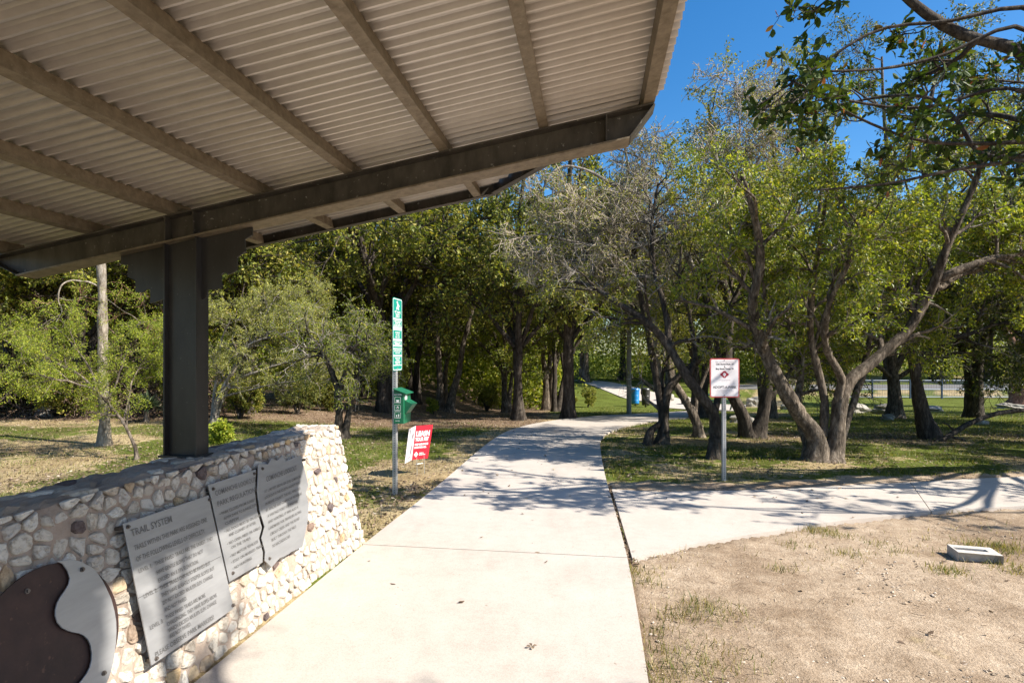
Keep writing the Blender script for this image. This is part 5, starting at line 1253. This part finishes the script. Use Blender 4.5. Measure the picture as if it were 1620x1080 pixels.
# adopt-a-park sign
ab = G(1145, 760); Da = depth(ab); az = empty('park_sign', ab, 'white rectangular sign with a red border reading ADOPT-A-PARK on a perforated post', 'sign')
rv, fv = np.array([CT, ST, 0]), np.array([-ST, CT, 0])
tube_post('post', ab, EYE + (HY - 570) * Da / F, .043, az, TH)
aw, ah = 46.5 * Da / F, 61.5 * Da / F; ac = ab * [1, 1, 0] + rv * .002 - fv * .0245 + [0, 0, EYE + (HY - 597.5) * Da / F]; zu = np.array([0, 0, 1.])
mb = MB(); mb.prism(rrect(aw, ah, .022), ac, rv, zu, -fv, -.002, 0); ap = mb.build('panel', M['border_red'], az)
mb = MB(); ou = rrect(aw - .028, ah - .028, .014); mb.add([ac + rv * a + zu * b - fv * .001 for a, b in ou], [tuple(range(len(ou)))]); mb.build('face', M['white_dirty'], ap, recalc=False)
atl = ac - rv * aw / 2 + zu * ah / 2
mb = MB(); write(mb, [(t, aw / 2, y * ah, s * ah, w_ * aw, 'C', b) for t, y, s, w_, b in (('Cub Scout Pack 79', .165, .055, .60, .0012), ('&', .23, .05, .05, .0008), ('Boy Scout Troop 79', .285, .055, .60, .0012), ('ADOPT-A-PARK', .765, .088, .80, .0008))], atl, rv, -zu, -fv, .0012, thick=.0006); mb.build('lettering', M['black_ink'], ap, recalc=False)
mb = MB(); write(mb, [(t, aw / 2, y * ah, s * ah, w_ * aw, 'C', 0) for t, y, s, w_ in (('This park is adopted by', .105, .04, .64), ('CITY OF SAN ANTONIO', .565, .03, .38), ('Parks and Recreation', .595, .02, .2), ('For more information on', .815, .028, .5), ('this program call 207-PARK or visit our site', .85, .028, .62), ('saparks.org', .885, .024, .2))], atl, rv, -zu, -fv, .0012, thick=.0006); mb.build('small_print', M['grey_ink'], ap, recalc=False)
mb = MB(); lc = atl + rv * aw * .49 - zu * ah * .41 - fv * .0018
qf = [(1.0 * math.copysign(abs(math.cos(t)) ** .9, math.cos(t)) * (1 + .16 * math.cos(4 * t)), .9 * math.copysign(abs(math.sin(t)) ** .9, math.sin(t)) * (1 + .16 * math.cos(4 * t))) for t in np.arange(40) * 2 * PI / 40]
mb.add([lc + rv * a * .125 * aw + zu * b * .115 * aw for a, b in qf], [tuple(range(40))]); mb.build('emblem', M['emblem_red'], ap, recalc=False)
mb = MB(); tr = [(-.02, -.75), (.2, -.75), (.12, -.45), (.38, -.3), (.42, .1), (.25, .45), (0, .6), (-.25, .45), (-.42, .1), (-.38, -.3), (-.12, -.45), (-.2, -.75)]
mb.add([lc + rv * a * .125 * aw + zu * b * .10 * aw - fv * .0006 for a, b in tr], [tuple(range(len(tr)))]); mb.build('tree_mark', M['white_dirty'], ap, recalc=False)
mb = MB()
for f_ in (.05, .945): p = atl + rv * aw * .49 - zu * ah * f_; mb.cyl(p, p - fv * .005, .006, k=8)
mb.build('bolt', M['bolt'], ap)

# ------------------------------------------------------------------ far furniture
gp = G(995, 655.5); lp = empty('utility_pole', gp, 'round grey pole standing on the grass at the far edge of the path bend', 'pole')
mb = MB(); mb.cyl(gp + [0, 0, -.2], gp + [0, 0, 6.2], .095, .08, 16); mb.build('pole', M['wood_pole'], lp, smooth=False)
mb = MB(); mb.cyl(gp + [0, 0, 6.2], gp + [0, 0, 6.28], .10, .06, 16); mb.build('cap', M['wood_pole'], lp)
mb = MB()
for zz in (1.1, 1.35, 3.0): mb.cyl(gp + [0, 0, zz], gp + [0, 0, zz + .03],   .1, .1, 16)
mb.build('band', M['galv_post'], lp)
def barrel(px, py, h, r, mat, label, name='trash_barrel'):
    b = G(px, py); o = empty(name, b, label, 'trash barrel', 'trash barrels beside the far path')
    mb = MB(); zs = [(.16, .80), (.2, .9), (.34, .93), (.36, .97), (.38, .93), (.62, .96), (.64, 1.0), (.66, .96), (.90, 1.0), (.93, 1.04), (1.0, 1.04)]
    for (a, ra), (c, rc) in zip(zs[:-1], zs[1:]): mb.cyl(b + [0, 0, a * h], b + [0, 0, c * h], ra * r, rc * r, 20, caps=False)
    mb.add([b + [.8 * r * math.cos(t), .8 * r * math.sin(t), .16 * h] for t in np.arange(20) * PI / 10], [tuple(range(20))]); mb.build('barrel', M[mat], o)
    mb = MB(); mb.cyl(b + [0, 0, h], b + [0, 0, h + .05], 1.08 * r, .95 * r, 20); mb.cyl(b + [0, 0, h + .05], b + [0, 0, h + .08], .95 * r, .5 * r, 20); mb.build('lid', M[mat], o)
    mb = MB(); mb.cyl(b + [0, 0, -.1], b + [0, 0, .15 * h], .035, .035, 8)
    for s in (-1, 1): mb.cyl(b + [0, 0, .06 * h], b + [s * r * .9, 0, .15 * h], .018, .018, 6)
    mb.cyl(b + [-r * .9, 0, .15 * h], b + [r * .9, 0, .15 * h], .018, .018, 6); mb.build('stand', M['bin_black'], o)
barrel(1005, 642.5, .96, .235, 'bin_blue', 'bright blue trash barrel right behind the grey pole')
barrel(1021.5, 644, .98, .235, 'bin_black', 'black trash barrel on a stand to the right of the blue one')
# picnic table
tb_ = G(1138, 650); tt = empty('picnic_table', tb_, 'dark green picnic table partly hidden behind the adopt-a-park sign', 'picnic table')
for nm, off, zz, sz in (('tabletop', 0, .74, (1.7, .72, .05)), ('bench', -.72, .43, (1.7, .26, .04)), ('bench', .72, .43, (1.7, .26, .04))):
    mb = MB(); n_ = 5 if nm == 'tabletop' else 2
    for i in range(n_): w_ = sz[1] / n_; mb.box(tb_ + [0, off + (i - (n_ - 1) / 2) * w_, zz], (sz[0], w_ * .92, sz[2]))
    mb.build(nm, M['table_green'], tt)
for s in (-.6, .6):
    mb = MB(); mb.cyl(tb_ + [s, -.55, 0], tb_ + [s, .25, .715], .04, .04, 8); mb.cyl(tb_ + [s, .55, 0], tb_ + [s, -.25, .715], .04, .04, 8); mb.box(tb_ + [s, 0, .39], (.05, 1.65, .04)); mb.build('leg', M['table_green'], tt)
# boulders
def boulder(px, py, w_, h_, seed, label):
    b = G(px, py); r = np.random.RandomState(seed); bm = bmesh.new(); bmesh.ops.create_icosphere(bm, subdivisions=3, radius=1)
    for q in bm.verts:
        d = np.array(q.co); f = 1 + .22 * math.sin(3 * d[0] + seed) * math.cos(2.5 * d[1] + seed * 2) + .12 * math.sin(7 * d[2] + 5 * d[0] + seed) + r.normal() * .025
        d = np.sign(d) * np.abs(d) ** .8 * f; q.co = (d[0] * w_ / 2, d[1] * w_ * .38, d[2] * h_ * .6 + h_ * .25)
    me = bpy.data.meshes.new('boulder'); bm.to_mesh(me); bm.free(); me.materials.append(M['rock']); o = link(bpy.data.objects.new('boulder', me)); o.location = Vector(b); o.rotation_euler = (0, 0, r.uniform(0, 6))
    tag(o, label, 'boulder', 'pale boulders around the lawns')
for q in ((1192, 643, .75, .62, 1, 'pale boulder just right of the adopt-a-park sign'), (1055, 634, 1.1, .6, 2, 'pale boulder behind the black trash barrel'), (1088, 640, .9, .5, 3, 'pale boulder between the crooked tree and the arching tree'), (1245, 648, .6, .3, 4, 'flat pale rock seen right of the V-shaped trunks'), (1398, 655, .9, .45, 5, 'pale rock beside the straight trunk on the lawn'),
          (1176, 668, .7, .22, 6, 'low rubble rock between the sign post and the V-shaped trunks'), (1405, 664, .35, .2, 7, 'small white rock at the foot of the straight trunk'), (1550, 671, .4, .14, 8, 'small flat rock near the fallen limb'), (1600, 646, 1.2, .3, 9, 'long pale rock below the end panel of the fence'), (1470, 650, 1.3, .32, 10, 'long pale rock below the middle of the fence'), (1350, 652, 1.4, .4, 11, 'broad grey rock at the near end of the fence')):
    boulder(*q)
# fence
Df = 38.0
def fpt(px, z): q = ray(px, 600) * Df; return np.array([q[0], q[1], float(terrain(q[0], q[1])) + z])
fe = empty('fence', fpt(1480, 0), 'blue-grey steel fence with wire mesh panels beyond the lawn', 'fence')
FP = [1335, 1380, 1440, 1490, 1542, 1598, 1610, 1665, 1720]
for px in FP: mb = MB(); t_ = 1.5 if px in (1598, 1610) else 1.4; mb.box(fpt(px, t_ / 2 - .1), (.09, .09, t_)); mb.build('post', M['fence_blue'], fe)
for a, b in zip(FP[:-1], FP[1:]):
    for zz in (1.22, .62, .12): mb = MB(); mb.cyl(fpt(a, zz) + [.05, 0, 0], fpt(b, zz) - [.05, 0, 0], .035, .035, 6); mb.build('rail', M['fence_blue'], fe)
    mb = MB(); n_ = max(3, int((b - a) / 4))
    for i in range(1, n_): q = a + (b - a) * i / n_; mb.cyl(fpt(q, .12), fpt(q, 1.22), .007, .007, 4)
    for zz in np.arange(.25, 1.2, .14): mb.cyl(fpt(a, zz), fpt(b, zz), .007, .007, 4)
    mb.build('wire_mesh', M['fence_blue'], fe)

# concrete block lying on its side
cb = G(1553, 893); 
cA, cB = G(1516, 889), G(1588.5, 895); bu = (cB - cA); BL = np.linalg.norm(bu[:2]); bu = np.array([bu[0], bu[1], 0]) / BL; bv = np.array([-bu[1], bu[0], 0]); BD, BH = .19, .07
bc = (cA + cB) / 2 + bv * BD / 2; bc[2] = float(terrain(bc[0], bc[1]))
bl = MB(); z0_ = -.06
def bb(x0, x1, y0, y1, za, zb): bl.box(bc + bu * (x0 + x1) / 2 + bv * (y0 + y1) / 2 + [0, 0, (za + zb) / 2], (x1 - x0, y1 - y0, zb - za), (bu, bv, (0, 0, 1)))
hx, hy = BL / 2, BD / 2; t_ = .032
outer_ = [(-hx, -hy), (hx, -hy), (hx, hy), (-hx, hy)]; inner_ = [(-hx + .012, -.022), (hx - .06, -.022), (hx - .06, .035), (-hx + .012, .035)]
pt = lambda a, b, z_: bc + bu * a + bv * b + [0, 0, z_]
Vv = [pt(a, b, BH) for a, b in outer_] + [pt(a, b, BH) for a, b in inner_] + [pt(a, b, z0_) for a, b in outer_] + [pt(a, b, -.03) for a, b in inner_]
bl.add(Vv, [(0, 1, 5, 4), (1, 2, 6, 5), (2, 3, 7, 6), (3, 0, 4, 7), (8, 9, 1, 0)[:4], (9, 10, 2, 1), (10, 11, 3, 2), (11, 8, 0, 3), (11, 10, 9, 8), (4, 5, 13, 12), (5, 6, 14, 13), (6, 7, 15, 14), (7, 4, 12, 15), (12, 13, 14, 15)])
o = bl.build('concrete_block', M['block'], bevel=.004)
tag(o, 'grey hollow concrete block lying on the bare soil at right', 'concrete block')
# recess in the block's near face and its rim are modelled as a shallow boolean-free inset
bm = bmesh.new(); bm.from_mesh(o.data); bm.faces.ensure_lookup_table()
best = [f for f in bm.faces if f.normal.dot(Vector(-bv)) > .9 and f.calc_center_median().dot(Vector(bv)) < Vector(bc).dot(Vector(bv)) - hy + .01]
if best:
    r_ = bmesh.ops.inset_region(bm, faces=best, thickness=.018, depth=0); bmesh.ops.translate(bm, verts=list({v for f in best for v in f.verts}), vec=Vector(bv) * .045)
bm.to_mesh(o.data); bm.free()
# little leaf on the path
lf = MB(); c = G(841, 1031); c[2] += .03
for k in range(4): a = k * PI / 2 + .4; d = np.array([math.cos(a), math.sin(a), 0]); s = np.array([-d[1], d[0], 0]); lf.add([c, c + d * .018 + s * .009 + [0, 0, .005], c + d * .03 + [0, 0, .002], c + d * .018 - s * .009 + [0, 0, .004]], [(0, 1, 2, 3)])
o = lf.build('fallen_leaf', M['litter'], recalc=False); tag(o, 'small curled brown leaf lying on the near concrete', 'leaf')
print('objects', len(bpy.data.objects))
